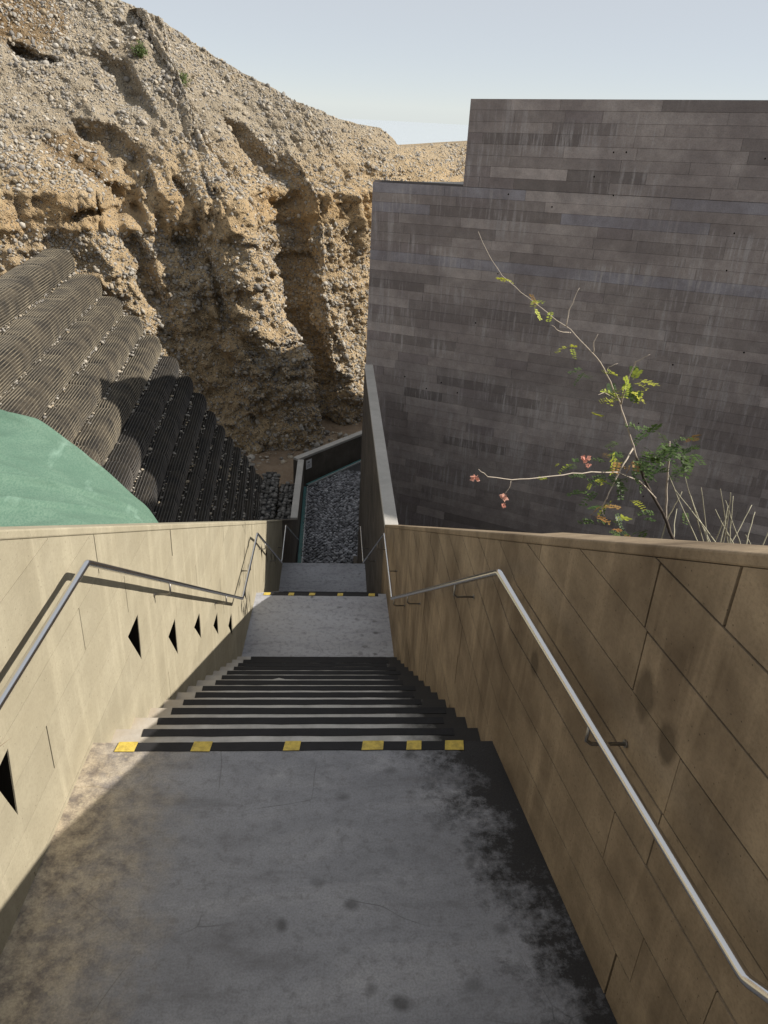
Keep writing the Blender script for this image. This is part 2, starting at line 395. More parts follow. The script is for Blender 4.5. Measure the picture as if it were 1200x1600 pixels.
def strip(y, z, x0, x1, parent, name='grip_strip', w=.048, seed=0):
    r = random.Random(seed); n = 14; top = []; bot = []
    for i in range(n + 1):
        x = x0 + (x1 - x0) * i / n
        top.append((x, y - .002 + r.uniform(-.0015, .0008))); bot.append((x, y - w + r.uniform(-.002, .002)))
    if r.random() < .12:
        k = r.randrange(2, n - 1); top.insert(k, ((top[k - 1][0] + top[k][0]) / 2, y - .016)) if r.random() < .5 else bot.insert(k, ((bot[k - 1][0] + bot[k][0]) / 2, y - w + .018))
    mb = MB(); mb.prism(bot + top[::-1], z + .0005, z + .003)
    return mb.build(name, M_tape, parent)

def yellow(parent, y, z, xs, w=.05):
    for a, b in xs:
        mb = MB(); s = random.uniform(-.008, .002); e = random.uniform(-.006, .006)
        mb.prism([(a - .008, y - w - .002 + e * .3), (b - .006 + s, y - w + e), (b + s, y + .0005), (a, y + .0005 + s * .1)], z + .0035, z + .005)
        mb.build('yellow_tape', M_yellow, parent)

near = tag(slab('landing', -.6, Y0, 0, .168, M_floor), kind='structure')
hs = strip(Y0, 0, -.75, .545, near, 'hazard_strip', .05, 3)
yellow(hs, Y0, 0, [(-.822, -.742), (-.522, -.446), (-.152, -.085), (.168, .262), (.352, .420), (.512, .596)])
# hazard strip carries on under the last yellow square
land2 = tag(slab('landing', Y2A, Y2B, Z2, .168, M_floor2), kind='structure')
hs = strip(Y2B, Z2, -.60, .575, land2, 'hazard_strip', .05, 5)
yellow(hs, Y2B, Z2, [(-.648, -.575), (-.385, -.32), (-.165, -.10), (.14, .20), (.475, .54)])
land3 = tag(slab('landing', Y3A, Y3B, Z3, .168, M_floor2), kind='structure')

def flight(name, ytop, ztop, n, nosing=True):
    fl = thing(name, kind='structure')
    for k in range(1, n + 1):
        z = ztop - k * RI; ya = ytop + (k - 1) * TR; yb = ya + TR
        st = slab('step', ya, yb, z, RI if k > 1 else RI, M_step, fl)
        if nosing:
            r = random.Random(k * 7 + n)
            strip(yb, z, xl(yb) + .105 + r.uniform(-.015, .02), xr(yb) - .125 + r.uniform(-.03, .03) + (.07 if k == 3 else 0), st, 'grip_strip', .046 + r.uniform(-.002, .003), k * 13 + n)
    return fl
f1 = flight('staircase', Y0, 0, 13)
f2 = flight('staircase', Y2B, Z2, 11)
f3 = flight('staircase', Y3B, Z3, 9)
fu = thing('staircase', kind='structure')
for k in range(1, 7):
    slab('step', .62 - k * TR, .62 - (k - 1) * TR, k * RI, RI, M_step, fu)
# soil under the stairs so nothing shows through from the side
# ------------------------------------------------------------------ walls
def clip(poly, a, b, c):            # keep a*s + b*z <= c
    out = []
    for i in range(len(poly)):
        p, q = poly[i], poly[(i + 1) % len(poly)]
        dp = a * p[0] + b * p[1] - c; dq = a * q[0] + b * q[1] - c
        if dp <= 0: out.append(p)
        if (dp < 0 < dq) or (dq < 0 < dp):
            t_ = dp / (dp - dq); out.append((p[0] + (q[0] - p[0]) * t_, p[1] + (q[1] - p[1]) * t_))
    return out
def area(poly): return .5 * sum(poly[i - 1][0] * poly[i][1] - poly[i][0] * poly[i - 1][1] for i in range(len(poly)))
def minus(polys, tri):
    if area(tri) < 0: tri = tri[::-1]
    res = []
    for P in polys:
        rest = P
        for i in range(3):
            p, q = tri[i], tri[(i + 1) % 3]
            a, b = q[1] - p[1], -(q[0] - p[0]); c = a * p[0] + b * p[1]     # inside: a s + b z <= c
            o = clip(rest, -a, -b, -c)
            if len(o) > 2 and abs(area(o)) > 1e-6: res.append(o)
            rest = clip(rest, a, b, c)
            if len(rest) < 3: break
    return res

class Wall:
    """one straight stretch of wall; s runs along y, side=+1 when the face looks to +x"""
    def __init__(self, p0, p1, side):
        self.p0, self.p1, self.side = p0, p1, side
        d = Vector((p1[1] - p0[1], p1[0] - p0[0], 0)); self.L = d.length
        self.nrm = Vector((d.y, -d.x, 0)).normalized() * (1 if side > 0 else -1)
        if self.nrm.x * side < 0: self.nrm = -self.nrm
    def pt(self, s, z, out=0.):
        k = (s - self.p0[0]) / (self.p1[0] - self.p0[0])
        return Vector((self.p0[1] + (self.p1[1] - self.p0[1]) * k, s, z)) + self.nrm * out
    def piece(self, mb, poly, o0, o1):
        n = len(poly); vs = [self.pt(s, z, o0) for s, z in poly] + [self.pt(s, z, o1) for s, z in poly]
        mb.add(vs, [tuple(range(n)), tuple(range(2 * n - 1, n - 1, -1))] + [(i, (i + 1) % n, n + (i + 1) % n, n + i) for i in range(n)])

def build_wall(root, w, top, bot, mat, niches=(), th=.15, pitch=.197, z_off=0., gap=.004, slot=.008, seed=1, cope=.035, lens=(.7, 1.7), core_mat=None):
    s0, s1 = w.p0[0], w.p1[0]; r = random.Random(seed)
    body = [(s0, bot(s0)), (s1, bot(s1)), (s1, top(s1) - cope), (s0, top(s0) - cope)]
    polys = [body]
    for t_ in niches: polys = minus(polys, t_)
    mb = MB()
    for P in polys: w.piece(mb, P, -.032, -th)
    mb.build('wall_core', core_mat or mat, root)
    # coping
    mb = MB(); P = [(s0, top(s0) - cope), (s1, top(s1) - cope), (s1, top(s1)), (s0, top(s0))]
    w.piece(mb, P, .0012, -th - .002); o = mb.build('coping', M_cope if core_mat else mat, root)
    bv = o.modifiers.new('edge', 'BEVEL'); bv.width = .006; bv.segments = 2
    sl = (top(s1) - top(s0)) / (s1 - s0); ct = top(s0) - cope - .0008 - sl * s0
    bl = (bot(s1) - bot(s0)) / (s1 - s0); cb = bot(s0) - bl * s0
    zmax = max(top(s0), top(s1)); zmin = min(bot(s0), bot(s1))
    k = math.floor((zmin - z_off) / pitch)
    while z_off + k * pitch < zmax:
        za = z_off + k * pitch; zb = za + pitch; k += 1
        s = s0 - r.uniform(0, 1.0)
        while s < s1:
            e = s + r.uniform(*lens); a_, b_ = max(s, s0), min(e, s1)
            g = gap * r.uniform(.6, 1.3); sg = slot if r.random() < .5 else .003
            if b_ - a_ > .02:
                P = [(a_ + (sg if a_ > s0 else 0), za + g / 2), (b_, za + g / 2), (b_, zb - g / 2), (a_ + (sg if a_ > s0 else 0), zb - g / 2)]
                P = clip(P, -sl, 1, ct)
                if len(P) > 2: P = clip(P, bl, -1, -cb)
                if len(P) > 2 and abs(area(P)) > .002:
                    polys = [P]
                    for t_ in niches: polys = minus(polys, t_)
                    mb = MB(); pr = r.uniform(-.0015, .0015)
                    for Q in polys: w.piece(mb, Q, pr, -.0318)
                    mb.build('board_panel', mat, root)
            s = e
    for t_ in niches:
        mb = MB(); d = .10
        gs, gz = sum(p[0] for p in t_) / 3, sum(p[1] for p in t_) / 3
        ti = [(gs + (p[0] - gs) * .965, gz + (p[1] - gz) * .965) for p in t_]
        v = [w.pt(s, z, -.004) for s, z in ti] + [w.pt(s, z, -d) for s, z in ti]
        mb.add(v, [(3, 4, 5), (0, 1, 4, 3), (1, 2, 5, 4), (2, 0, 3, 5)])
        nb = mb.build('light_niche', M_lamp, root, fix=False)

def floor_line(y):       # a little under the treads
    return np.interp(y, [-1.2, .5, Y0, Y2A, Y2B, Y3A, Y3B, Y4A, 30], [.6, -.02, -.02, Z2, Z2, Z3, Z3, Z4, Z4])
pit = -.53
NI = [[(1.735, .548), (1.852, .563), (1.824, .308)], [(3.026, .112), (3.199, .117), (3.180, -.139)], [(3.682, -.37), (3.852, -.364), (3.850, -.624)],
      [(4.297, -.75), (4.470, -.756), (4.470, -.966)], [(4.892, -1.16), (5.061, -1.154), (5.059, -1.368)], [(5.480, -1.585), (5.645, -1.57), (5.65, -1.811)],
      [(6.321, -1.81), (6.444, -1.83), (6.46, -1.98)]]
NI2 = [[(7.72 + .62 * i, -2.16 - .40 * i), (7.88 + .62 * i, -2.16 - .40 * i), (7.88 + .62 * i, -2.40 - .40 * i)] for i in range(4)]
lw = thing('stair_wall', 'sunlit cream concrete parapet with black triangular light niches left of the stairs', 'wall')
a = Wall(LP[0], LP[2], 1)
build_wall(lw, a, ZL, lambda y: ZL(y) - 2.0, M_left, NI, seed=3, z_off=.02, gap=.0022, slot=.006, lens=(.8, 2.2))
a = Wall(LP[2], LP[3], 1)
build_wall(lw, a, ZL, lambda y: ZL(y) - 2.0, M_left, NI2, seed=5, z_off=.02, gap=.003)
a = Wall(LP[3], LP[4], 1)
build_wall(lw, a, ZL, lambda y: ZL(y) - 1.6, M_dark_wall, (), seed=6, z_off=.02, gap=.003)  # same concrete as the stretches above, coloured darker for its deep shade
# right wall: flared near part, sloping middle part, tall level part
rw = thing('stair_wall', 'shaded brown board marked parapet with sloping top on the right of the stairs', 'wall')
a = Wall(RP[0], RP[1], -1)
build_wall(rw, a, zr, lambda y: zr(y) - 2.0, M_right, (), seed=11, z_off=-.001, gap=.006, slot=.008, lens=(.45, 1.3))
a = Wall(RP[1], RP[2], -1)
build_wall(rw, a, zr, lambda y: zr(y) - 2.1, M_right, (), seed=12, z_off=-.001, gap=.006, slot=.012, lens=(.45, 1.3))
tw = thing('stair_wall', 'tall dark concrete wall with level pale grey top beyond the landings', 'wall')
a = Wall(RP[2], RP[3], -1)
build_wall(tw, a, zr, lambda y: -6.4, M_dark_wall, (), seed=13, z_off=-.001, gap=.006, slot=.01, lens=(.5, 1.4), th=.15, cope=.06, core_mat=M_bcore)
# low parapet round the end of the footpath
PZ = -5.37
pw = thing('parapet', 'low concrete parapet with pale top round the pebble footpath end', 'wall')
C0, C1, C2 = Vector((-.60, 14.6, 0)), Vector((-.565, 17.62, 0)), Vector((3.2, 21.9, 0))
def para(p, q, th, name):
    d = (q - p).normalized(); nn = Vector((-d.y, d.x, 0))
    mb = MB(); o = nn * th
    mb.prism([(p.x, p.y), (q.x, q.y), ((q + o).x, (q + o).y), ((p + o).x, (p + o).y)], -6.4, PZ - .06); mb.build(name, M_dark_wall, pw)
    mb = MB(); i = -nn * .003; o2 = nn * (th + .003)
    mb.prism([((p + i).x, (p + i).y), ((q + i).x, (q + i).y), ((q + o2).x, (q + o2).y), ((p + o2).x, (p + o2).y)], PZ - .06, PZ)
    ob = mb.build('coping', M_cope, pw); bv = ob.modifiers.new('edge', 'BEVEL'); bv.width = .006; bv.segments = 2
para(C0, C1, .14, 'wall_body')
dd = (C2 - C1).normalized()
para(C1 + Vector((-.14, .02, 0)) * 1.0 + dd * .0, C2, .16, 'wall_body')

# ------------------------------------------------------------------ planted bed + slope behind left wall
def sheet(name, xa, xb, ya, yb, zf, n, m, mat):
    X, Y = np.meshgrid(np.linspace(xa, xb, n), np.linspace(ya, yb, m), indexing='ij')
    Z = zf(X, Y); return tag(link(bpy.data.objects.new(name, np_mesh(name, np.stack([X, Y, Z], -1).reshape(-1, 3), grid_faces(n, m), mat))), kind='structure')
BED = lambda X, Y: np.maximum(1.0 - .53 * (Y - 2.45) - .95, -6.3) + .05 * fbm(np.stack([X, Y, X * 0], -1) * 2, 3)
sheet('planting_bed', 1.0, 12, -2, 15.5, lambda X, Y: np.maximum(BED(X, Y), -6.28), 60, 90, M_soil)
sheet('earth_slope', -7.5, -.95, -2, 8.5, lambda X, Y: ZL(Y) - .75 - .0 * X + .25 * np.maximum(-X - 1.2, 0) + .06 * fbm(np.stack([X, Y, X * 0], -1) * 1.5, 3), 50, 60, M_earth)

# ------------------------------------------------------------------ building
bl = thing('concrete_building', 'huge dark board marked concrete building with stepped flat roof on the right', 'building')
A0 = Vector((.697, 14.40, 0)); U = Vector((.855, -.518, 0)).normalized(); NB = Vector((-.518, -.855, 0)).normalized()
TILT = .036
def bz(t_, z): return z + TILT * t_
def bp(t_, z, out=0.): return A0 + U * t_ + NB * out + Vector((0, 0, bz(t_, z)))
TS = 1.65; TE = 9.6; ZLOW, ZUP = 1.19, 2.446
F = A0 + U * TE
inn = -NB * .012
def foot(ts, back): return [((A0 + U * ts + inn).x, (A0 + U * ts + inn).y), ((F + inn).x, (F + inn).y), (14, (F).y)] + back
tl = lambda z: (lambda x, y: z + TILT * max(0, (Vector((x, y, 0)) - A0).dot(U)) if (Vector((x, y, 0)) - A0).dot(NB) > -.4 else z + TILT * 1.0)
mb = MB(); mb.prism(foot(0.0, [(14, 14.7), (A0.x + .03, 14.46)]), -6.3, lambda x, y: ZLOW + (TILT * (Vector((x, y, 0)) - A0).dot(U) if y < 14.42 and x < 12 else TILT * 1.0) - .004)
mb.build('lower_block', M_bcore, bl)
mb = MB(); mb.prism(foot(TS, [(14, 21.2), (8.2, 21.2), (6.7, 19.2), (5.4, 18.4)]), -6.2, lambda x, y: ZUP + (TILT * (Vector((x, y, 0)) - A0).dot(U) if x < 12 and y < 15 else .2) - .004)  # hidden back outline is shaped for its shadow on the cliff
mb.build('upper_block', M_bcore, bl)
def block(name, xa, xb, z1, depth):
    ta, tb = (xa - A0.x) / U.x, (xb - A0.x) / U.x; mb = MB()
    q = [A0 + U * ta, A0 + U * tb, A0 + U * tb - NB * depth, A0 + U * ta - NB * depth]
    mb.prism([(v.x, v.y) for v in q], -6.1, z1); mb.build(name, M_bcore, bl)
block('unseen_middle_block', 8.93, 11.5, 4.7, 3.0); block('unseen_high_block', 11.51, 14.8, 8.5, 3.0)  # blocks out of view, sized for the shadows they throw on walls and terraces
# pale flat roof strip of the lower block
mb = MB(); p = [bp(.01, ZLOW, -.03), bp(TS + .02, ZLOW, -.03)]
mb.add([p[0] + Vector((0, 0, .006)), p[1] + Vector((0, 0, .006)), Vector((p[1].x + .12, 14.44, p[1].z + .006)), Vector((p[0].x + .03, 14.45, p[0].z + .006))], [(0, 1, 2, 3)])
mb.build('roof', M_roof, bl)
rb = random.Random(21); PITCH = .158; nb = 0
rowpal = {}
boards = []
row = 0; z = ZUP
while z > -5.6:
    h = PITCH * rb.uniform(.93, 1.07); za, zb = z - h, z
    if zb > ZLOW > za: za = ZLOW; h = zb - za
    t0 = TS if za >= ZLOW - 1e-6 else 0.0
    mode = None
    d = (ZLOW - zb)
    if 0 <= d < .02: mode = 'blue'
    s = t0 - rb.uniform(0, .6); first = True
    rowtone = rb.uniform(-.02, .02)
    bluerow = (abs(ZLOW - zb) < .02) or (.30 < ZLOW - zb < .44) or (1.05 < ZLOW - zb < 1.18)
    while s < TE:
        e = s + (rb.uniform(1.3, 2.4) if bluerow else rb.uniform(.5, 1.7))
        boards.append((max(s, t0), min(e, TE), za, zb, bluerow, rowtone)); s = e
    z = za; row += 1
vis = [b for b in boards if b[0] < 7.2 and b[2] > -4.9 and b[1] - b[0] > .03]
vis.sort(key=lambda b: -(b[1] - b[0]) / (15 - .5 * b[0]))
keep = set(id(b) for b in vis[:300])
rest = MB()
for b in boards:
    a_, e_, za, zb, blue, rt = b
    if e_ - a_ < .02: continue
    pr = rb.uniform(.001, .007); g = .0015
    P = [bp(a_ + g, za + g, -.0125), bp(e_ - g, za + g, -.0125), bp(e_ - g, za + g, pr), bp(a_ + g, za + g, pr),
         bp(a_ + g, zb - g, -.0125), bp(e_ - g, zb - g, -.0125), bp(e_ - g, zb - g, pr), bp(a_ + g, zb - g, pr)]
    if id(b) not in keep: rest.hexa(P); continue
    mb = MB(); mb.hexa(P); o = mb.build('board_panel', M_bld, bl)
    k = max(.5, min(2.0, rb.gauss(1.0, .17)))
    if blue and rb.random() < .75: c = (.42 + rt, .40 + rt, .435 + rt)
    else: c = ((.44 + rt) * k, (.385 + rt) * k, (.36 + rt) * k)
    o.color = (*[max(.04, x) for x in c], 1)
o = rest.build('board_panel', M_bld, bl); o['kind'] = 'stuff'; o.color = (.36, .31, .30, 1)
for i in range(22):            # form-tie holes
    t_ = rb.uniform(.3, 6.5); z_ = rb.uniform(-3.6, 2.2 if t_ > 2 else .9)
    mb = MB(); c = bp(t_, z_, .0085); n = 8
    vs = [c + U * .011 * math.cos(2 * math.pi * j / n) + Vector((0, 0, (.013 * math.sin(2 * math.pi * j / n)))) for j in range(n)]
    vs += [v - NB * .02 for v in vs]; mb.add(vs, [tuple(range(n))] + [(j, (j + 1) % n, n + (j + 1) % n, n + j) for j in range(n)])
    mb.build('tie_hole', M_lamp, bl)

# ------------------------------------------------------------------ cliff
def smooth(x, a, b):
    t_ = np.clip((x - a) / (b - a), 0, 1); return t_ * t_ * (3 - 2 * t_)
BX = np.array([-22, -14, -10.5, -7.6, -5.2, -3.2, -1.6, -.72, -.40, -.08, .36, .9, 1.6, 2.6, 4.5, 8, 14, 24.])
BY = np.array([3, 10.5, 14.6, 17.4, 19.0, 19.5, 19.7, 20.2, 22.2, 22.7, 21.9, 22.15, 22.9, 24.3, 27, 31, 38, 48.])
_d = np.concatenate([[0], np.cumsum(np.hypot(np.diff(BX), np.diff(BY)))])
NS, NH = 560, 330
# dense sampling in the visible stretch
sv = np.concatenate([np.linspace(_d[0], _d[2], 40)[:-1], np.linspace(_d[2], _d[14], NS - 80), np.linspace(_d[14], _d[17], 42)[1:]])
NS = len(sv)
bx = np.interp(sv, _d, BX); by = np.interp(sv, _d, BY)
ker = np.hanning(11); ker /= ker.sum()
def sm(a): return np.convolve(np.pad(a, 5, mode='edge'), ker, 'valid')
bx, by = sm(bx), sm(by)
tx, ty = np.gradient(bx), np.gradient(by); ln = np.hypot(tx, ty); wx, wy = ty / ln, -tx / ln     # towards the camera side
for _ in range(3): wx, wy = sm(wx), sm(wy)
ln = np.hypot(wx, wy); wx, wy = wx / ln, wy / ln
kb = np.hanning(181); kb /= kb.sum()
def smb(a): return np.convolve(np.pad(a, 90, mode='edge'), kb, 'valid')
lx, ly = smb(wx), smb(wy); ln = np.hypot(lx, ly); lx, ly = lx / ln, ly / ln
# crest height along the curve (metres), read against distance
CX_ = np.array([-22, -12, -8, -6.6, -5.6, -4.6, -3.6, -2.4, -1.0, .2, 1.2, 2.2, 2.8, 4, 8, 24.])
CZ_ = np.array([11, 9.6, 7.6, 6.4, 5.6, 5.0, 4.5, 3.75, 3.0, 2.55, 2.35, 2.25, 1.9, 1.6, 1.6, 1.6])
crest = np.interp(bx, CX_, CZ_)
SBX, SBY = smb(bx), smb(by)
SKX = np.array([-400, 0, 185, 265, 360, 470, 560, 607, 624, 650, 725, 900, 1500.]); SKY_ = np.array([-330, -110, 0, 35, 100, 160, 195, 203, 226, 232, 226, 230, 230.])
for i in range(len(bx)):
    if by[i] < 9 or by[i] > 34: continue
    best = None; gx_, gy_ = bx[i] * .2 + SBX[i] * .8, by[i] * .2 + SBY[i] * .8
    for hz_ in np.arange(-.5, 12, .04):
        ln_ = 1.8 + (hz_ - .3) * 1.0 if hz_ > .3 else 1.7
        p_ = np.array([gx_ - lx[i] * ln_, gy_ - ly[i] * ln_, hz_]) - np.array(EYE); q_ = p_ @ np.array(R)
        a_ = 600 + 1230 * q_[0] / q_[2]; b_ = 800 + 1230 * q_[1] / q_[2]
        if b_ <= np.interp(a_, SKX, SKY_): best = hz_; break
    if best is not None: crest[i] = best
kc = np.hanning(9); kc /= kc.sum(); crest = np.convolve(np.pad(crest, 4, mode='edge'), kc, 'valid')
hv = np.concatenate([np.linspace(0, 1, NH - 40), 1 + np.linspace(.02, 1.6, 40)])
Hh = np.broadcast_to(hv[None, :], (NS, NH))
BANDZ = .30 + .25 * vnoise(np.stack([sv * .35, sv * 0, sv * 0], -1))
zz = -6.6 + (crest[:, None] + 6.6) * np.minimum(Hh, 1)
lean = np.where(zz < BANDZ[:, None], (zz + 6.6) * .24, (BANDZ[:, None] + 6.6) * .24 + .12 * smooth(zz, BANDZ[:, None], BANDZ[:, None] + .25) + (zz - BANDZ[:, None]) * 1.0)
over = np.maximum(Hh - 1, 0)
lean = lean + over * 14; zz = zz - over * 1.5
SS = np.broadcast_to(sv[:, None], zz.shape)
Q = np.stack([SS, zz, SS * 0], -1)
# ---- relief along the outward direction
below = 1 - smooth(zz, BANDZ[:, None] + .2, BANDZ[:, None] + .9)
but = fbm(np.stack([(SS + zz * .35) * .45, zz * .12, SS * 0 + 3], -1), 3)                  # buttresses and gullies
gul = fbm(np.stack([(SS + zz * .3) * 1.3, zz * .35, SS * 0 + 9], -1), 3)
disp = .50 * but * (.25 + .75 * below) + .20 * gul * (.3 + .7 * below)
rill = np.abs(fbm(np.stack([(SS - zz * .55) * 1.1, zz * .22, SS * 0 + 5], -1), 3))
disp -= .05 * (1 - below) * np.exp(-(rill / .22) ** 2)
disp += .13 * fbm(Q * 2.4 + 2, 4) + .075 * fbm(Q * 7 + 7, 3)
# cobbly micro relief: ridged
disp += .05 * (1 - np.abs(vnoise(Q * 9.5 + 31))) * below
pit = smooth(vnoise(Q * np.array([3.1, 3.6, 1]) + 50), .28, .62) * smooth(vnoise(Q * .8 + 61), -.5, .3)
disp -= .20 * pit * (.35 + .65 * below)
disp += .05 * vnoise(np.stack([SS * .25, zz * 3.2 + .3 * but, SS * 0 + 77], -1)) + .03 * vnoise(np.stack([SS * .6, zz * 8, SS * 0 + 78], -1))
# sandstone band: blocky pillars with deep joints
bandm = np.exp(-((bx[:, None] + 4.2) / 2.0) ** 4) * .8 + .2
inb = smooth(zz, BANDZ[:, None] - .95, BANDZ[:, None] - .75) * (1 - smooth(zz, BANDZ[:, None] - .05, BANDZ[:, None] + .1))
jn = np.abs(vnoise(np.stack([SS * 1.9, zz * .25, SS * 0 + 20], -1)))
disp += inb * bandm * (.16 + .10 * vnoise(np.stack([SS * 1.4, zz * .4, SS * 0 + 70], -1)) - .30 * np.exp(-(jn / .09) ** 2) * (bx[:, None] < -1.2))
disp -= .16 * bandm * np.exp(-((zz - BANDZ[:, None] + 1.05) / .13) ** 2) * (.5 + .5 * vnoise(np.stack([SS * .9, SS * 0, SS * 0 + 2], -1)))
def s_at(x): return float(np.interp(x, BX, _d))
def dent(x, z, ws, wz, amp, slant=0.):
    global disp
    ds = SS - s_at(x) + slant * (zz - z)
    disp = disp + amp * np.exp(-np.abs(ds / ws) ** 2.6 - np.abs((zz - z) / wz) ** 2.6)
C0_ = np.stack([bx[:, None] - lx[:, None] * lean, by[:, None] - ly[:, None] * lean, zz], -1) - np.array(EYE); q_ = C0_ @ np.array(R)
ax_, ay_ = 600 + 1230 * q_[..., 0] / np.maximum(q_[..., 2], .1), 800 + 1230 * q_[..., 1] / np.maximum(q_[..., 2], .1)
def hollow(qx, qy, ws, wz, amp, slant=0.):
    global disp
    d2 = np.where((Hh < 1) & (q_[..., 2] > 1), (ax_ - qx) ** 2 + (ay_ - qy) ** 2, 1e9); i_, j_ = np.unravel_index(np.argmin(d2), d2.shape)
    ds = SS - sv[i_] + slant * (zz - zz[i_, j_]) + .18 * vnoise(Q * 2.2 + 11); dz = zz - zz[i_, j_] + .18 * vnoise(Q * 2.2 + 44)
    disp = disp + amp * np.exp(-np.abs(ds / ws) ** 5 - np.abs(dz / wz) ** 4)
for a_ in ((388, 228, .36, .62, -.75, .1), (178, 238, .45, .55, -.65, .45), (195, 132, .34, .5, -.6, .45), (66, 88, .34, .12, -.7, 0), (198, 322, .42, .50, -1.2, 0), (140, 335, .5, .10, -.4, 0),
           (225, 425, .26, .8, -.55, .3), (300, 392, .32, .45, -.55, .3), (345, 470, .26, .9, -.5, .3), (395, 545, .2, .5, -.4, .2), (415, 345, .16, .5, -.4, .2), (290, 300, .14, .35, -.5, 0), (240, 300, .12, .35, -.5, 0), (330, 305, .10, .3, -.4, 0),
           (120, 250, .8, .5, -.12, 0), (465, 420, .3, .4, -.4, .2)): hollow(*a_)
dent(-.2, -2.6, .35, 2.2, -.4); dent(-1.5, -3.0, .7, 3.2, .3)
up_ = smooth(zz, BANDZ[:, None] - .2, BANDZ[:, None] + 1.6); sbx, sby = smb(bx)[:, None], smb(by)[:, None]
X = bx[:, None] * (1 - up_ * .8) + sbx * up_ * .8 + wx[:, None] * disp * (1 - up_) + lx[:, None] * (disp * up_ - lean)
Y = by[:, None] * (1 - up_ * .8) + sby * up_ * .8 + wy[:, None] * disp * (1 - up_) + ly[:, None] * (disp * up_ - lean)
CV = np.stack([X, Y, zz], -1)
cliff = link(bpy.data.objects.new('cliff', np_mesh('cliff', CV.reshape(-1, 3), grid_faces(NS, NH)[:, ::-1], None)))
tag(cliff, kind='structure')
# cobbles bedded in the face
P00, P10, P01 = CV[:-1, :-1], CV[1:, :-1], CV[:-1, 1:]
nr = np.cross(P10 - P00, P01 - P00); ar = np.linalg.norm(nr, axis=-1); nr = nr / np.maximum(ar, 1e-9)[..., None]
if (nr[..., 1] > 0).mean() > .5: nr = -nr
fl = (P00 - np.array(EYE))
v = fl @ np.array(R)            # camera coords
px = 600 + 1230 * v[..., 0] / np.maximum(v[..., 2], .1); py = 800 + 1230 * v[..., 1] / np.maximum(v[..., 2], .1)
inview = (v[..., 2] > 1) & (px > -90) & (px < 800) & (py > -60) & (py < 790)
bnd = inb[:-1, :-1]
clump = .35 + .9 * smooth(fbm(np.stack([P00[..., 0], P00[..., 1], P00[..., 2]], -1) * .7, 3), -.5, .5)
wgt = ar * inview * (1 - .85 * np.clip(bnd, 0, 1)) * (hv[None, :-1] < 1.0) * clump
wgt = np.minimum(wgt, np.percentile(wgt[wgt > 0], 99)); cum = np.cumsum(wgt.ravel()); NST = 60000
pick = np.searchsorted(cum, RNG.random(NST) * cum[-1])
I, J = np.unravel_index(pick, wgt.shape)
jit = RNG.random((NST, 2, 1))
pos = P00[I, J] + (P10[I, J] - P00[I, J]) * jit[:, 0] + (P01[I, J] - P00[I, J]) * jit[:, 1]
nrm = nr[I, J]
rad = np.clip(np.exp(RNG.normal(np.log(.022), .50, NST)), .009, .095)
def ico(sub=1):
    bm = bmesh.new(); bmesh.ops.create_icosphere(bm, subdivisions=sub, radius=1)
    V = np.array([v.co[:] for v in bm.verts]); Fc = np.array([[q.index for q in f.verts] for f in bm.faces]); bm.free(); return V, Fc
IV, IF = ico(1); IV2, IF2 = ico(2)
def rot_basis(n, k):
    h = RNG.normal(size=(k, 3)); a = np.cross(n, h); a /= np.linalg.norm(a, axis=1, keepdims=True); b = np.cross(n, a); return a, b
def stones(pos, nrm, rad, flat=(.5, .8), elong=(.7, 1.0), base=IV, faces=IF, sink=.15, axis=None):
    k = len(pos); a, b = rot_basis(nrm, k)
    if axis is not None:
        a = axis - nrm * (axis * nrm).sum(1, keepdims=True); a /= np.maximum(np.linalg.norm(a, axis=1, keepdims=True), 1e-6); b = np.cross(nrm, a)
    fx = RNG.uniform(*elong, k)[:, None]; fz = RNG.uniform(*flat, k)[:, None]
    B = np.broadcast_to(base, (k,) + base.shape) * RNG.uniform(.68, 1.3, (k, len(base), 1))
    V = pos[:, None] + rad[:, None, None] * (B[..., :1] * a[:, None] + B[..., 1:2] * b[:, None] * fx[:, None] + B[..., 2:] * nrm[:, None] * fz[:, None]) + (nrm * (rad * (1 - sink))[:, None] * fz)[:, None] * .5
    Fc = faces[None] + (np.arange(k) * len(base))[:, None, None]
    return V, Fc
def stuff_stones(name, V, Fc, mat, parent, smooth=True):
    me = np_mesh(name, V.reshape(-1, 3), Fc.reshape(-1, 3), mat, smooth)
    at = me.attributes.new('tone', 'FLOAT', 'POINT'); at.data.foreach_set('value', np.repeat(RNG.random(len(V)), V.shape[1]).astype(np.float32))
    o = link(bpy.data.objects.new(name, me), parent); o['kind'] = 'stuff'; return o
def single_stones(name, V, Fc, mat, parent):
    for q in range(len(V)):
        c = V[q].mean(0); me = np_mesh(name, V[q] - c, Fc[0], mat); o = link(bpy.data.objects.new(name, me), parent); o.location = c
dist = np.linalg.norm(pos - np.array(EYE), axis=1); vis_ok = (py[I, J] < 700) & (px[I, J] > 0) & (px[I, J] < 715) & (py[I, J] > 5) & (py[I, J] < 380 + px[I, J] * .8)
big = np.zeros(NST, bool); order = np.argsort(-(rad / dist) * vis_ok)[:300]; big[order] = True
sun_ax = np.broadcast_to(np.array([.6, .3, -.75]), (NST, 3)) + RNG.normal(0, .45, (NST, 3))
V, Fc = stones(pos[~big], nrm[~big], rad[~big], axis=sun_ax[~big]); stuff_stones('cobbles', V, Fc, M_cst, cliff, False)
V, Fc = stones(pos[big], nrm[big], rad[big], base=IV, faces=IF, axis=sun_ax[big]); single_stones('cobble', V, Fc, M_cst1, cliff)
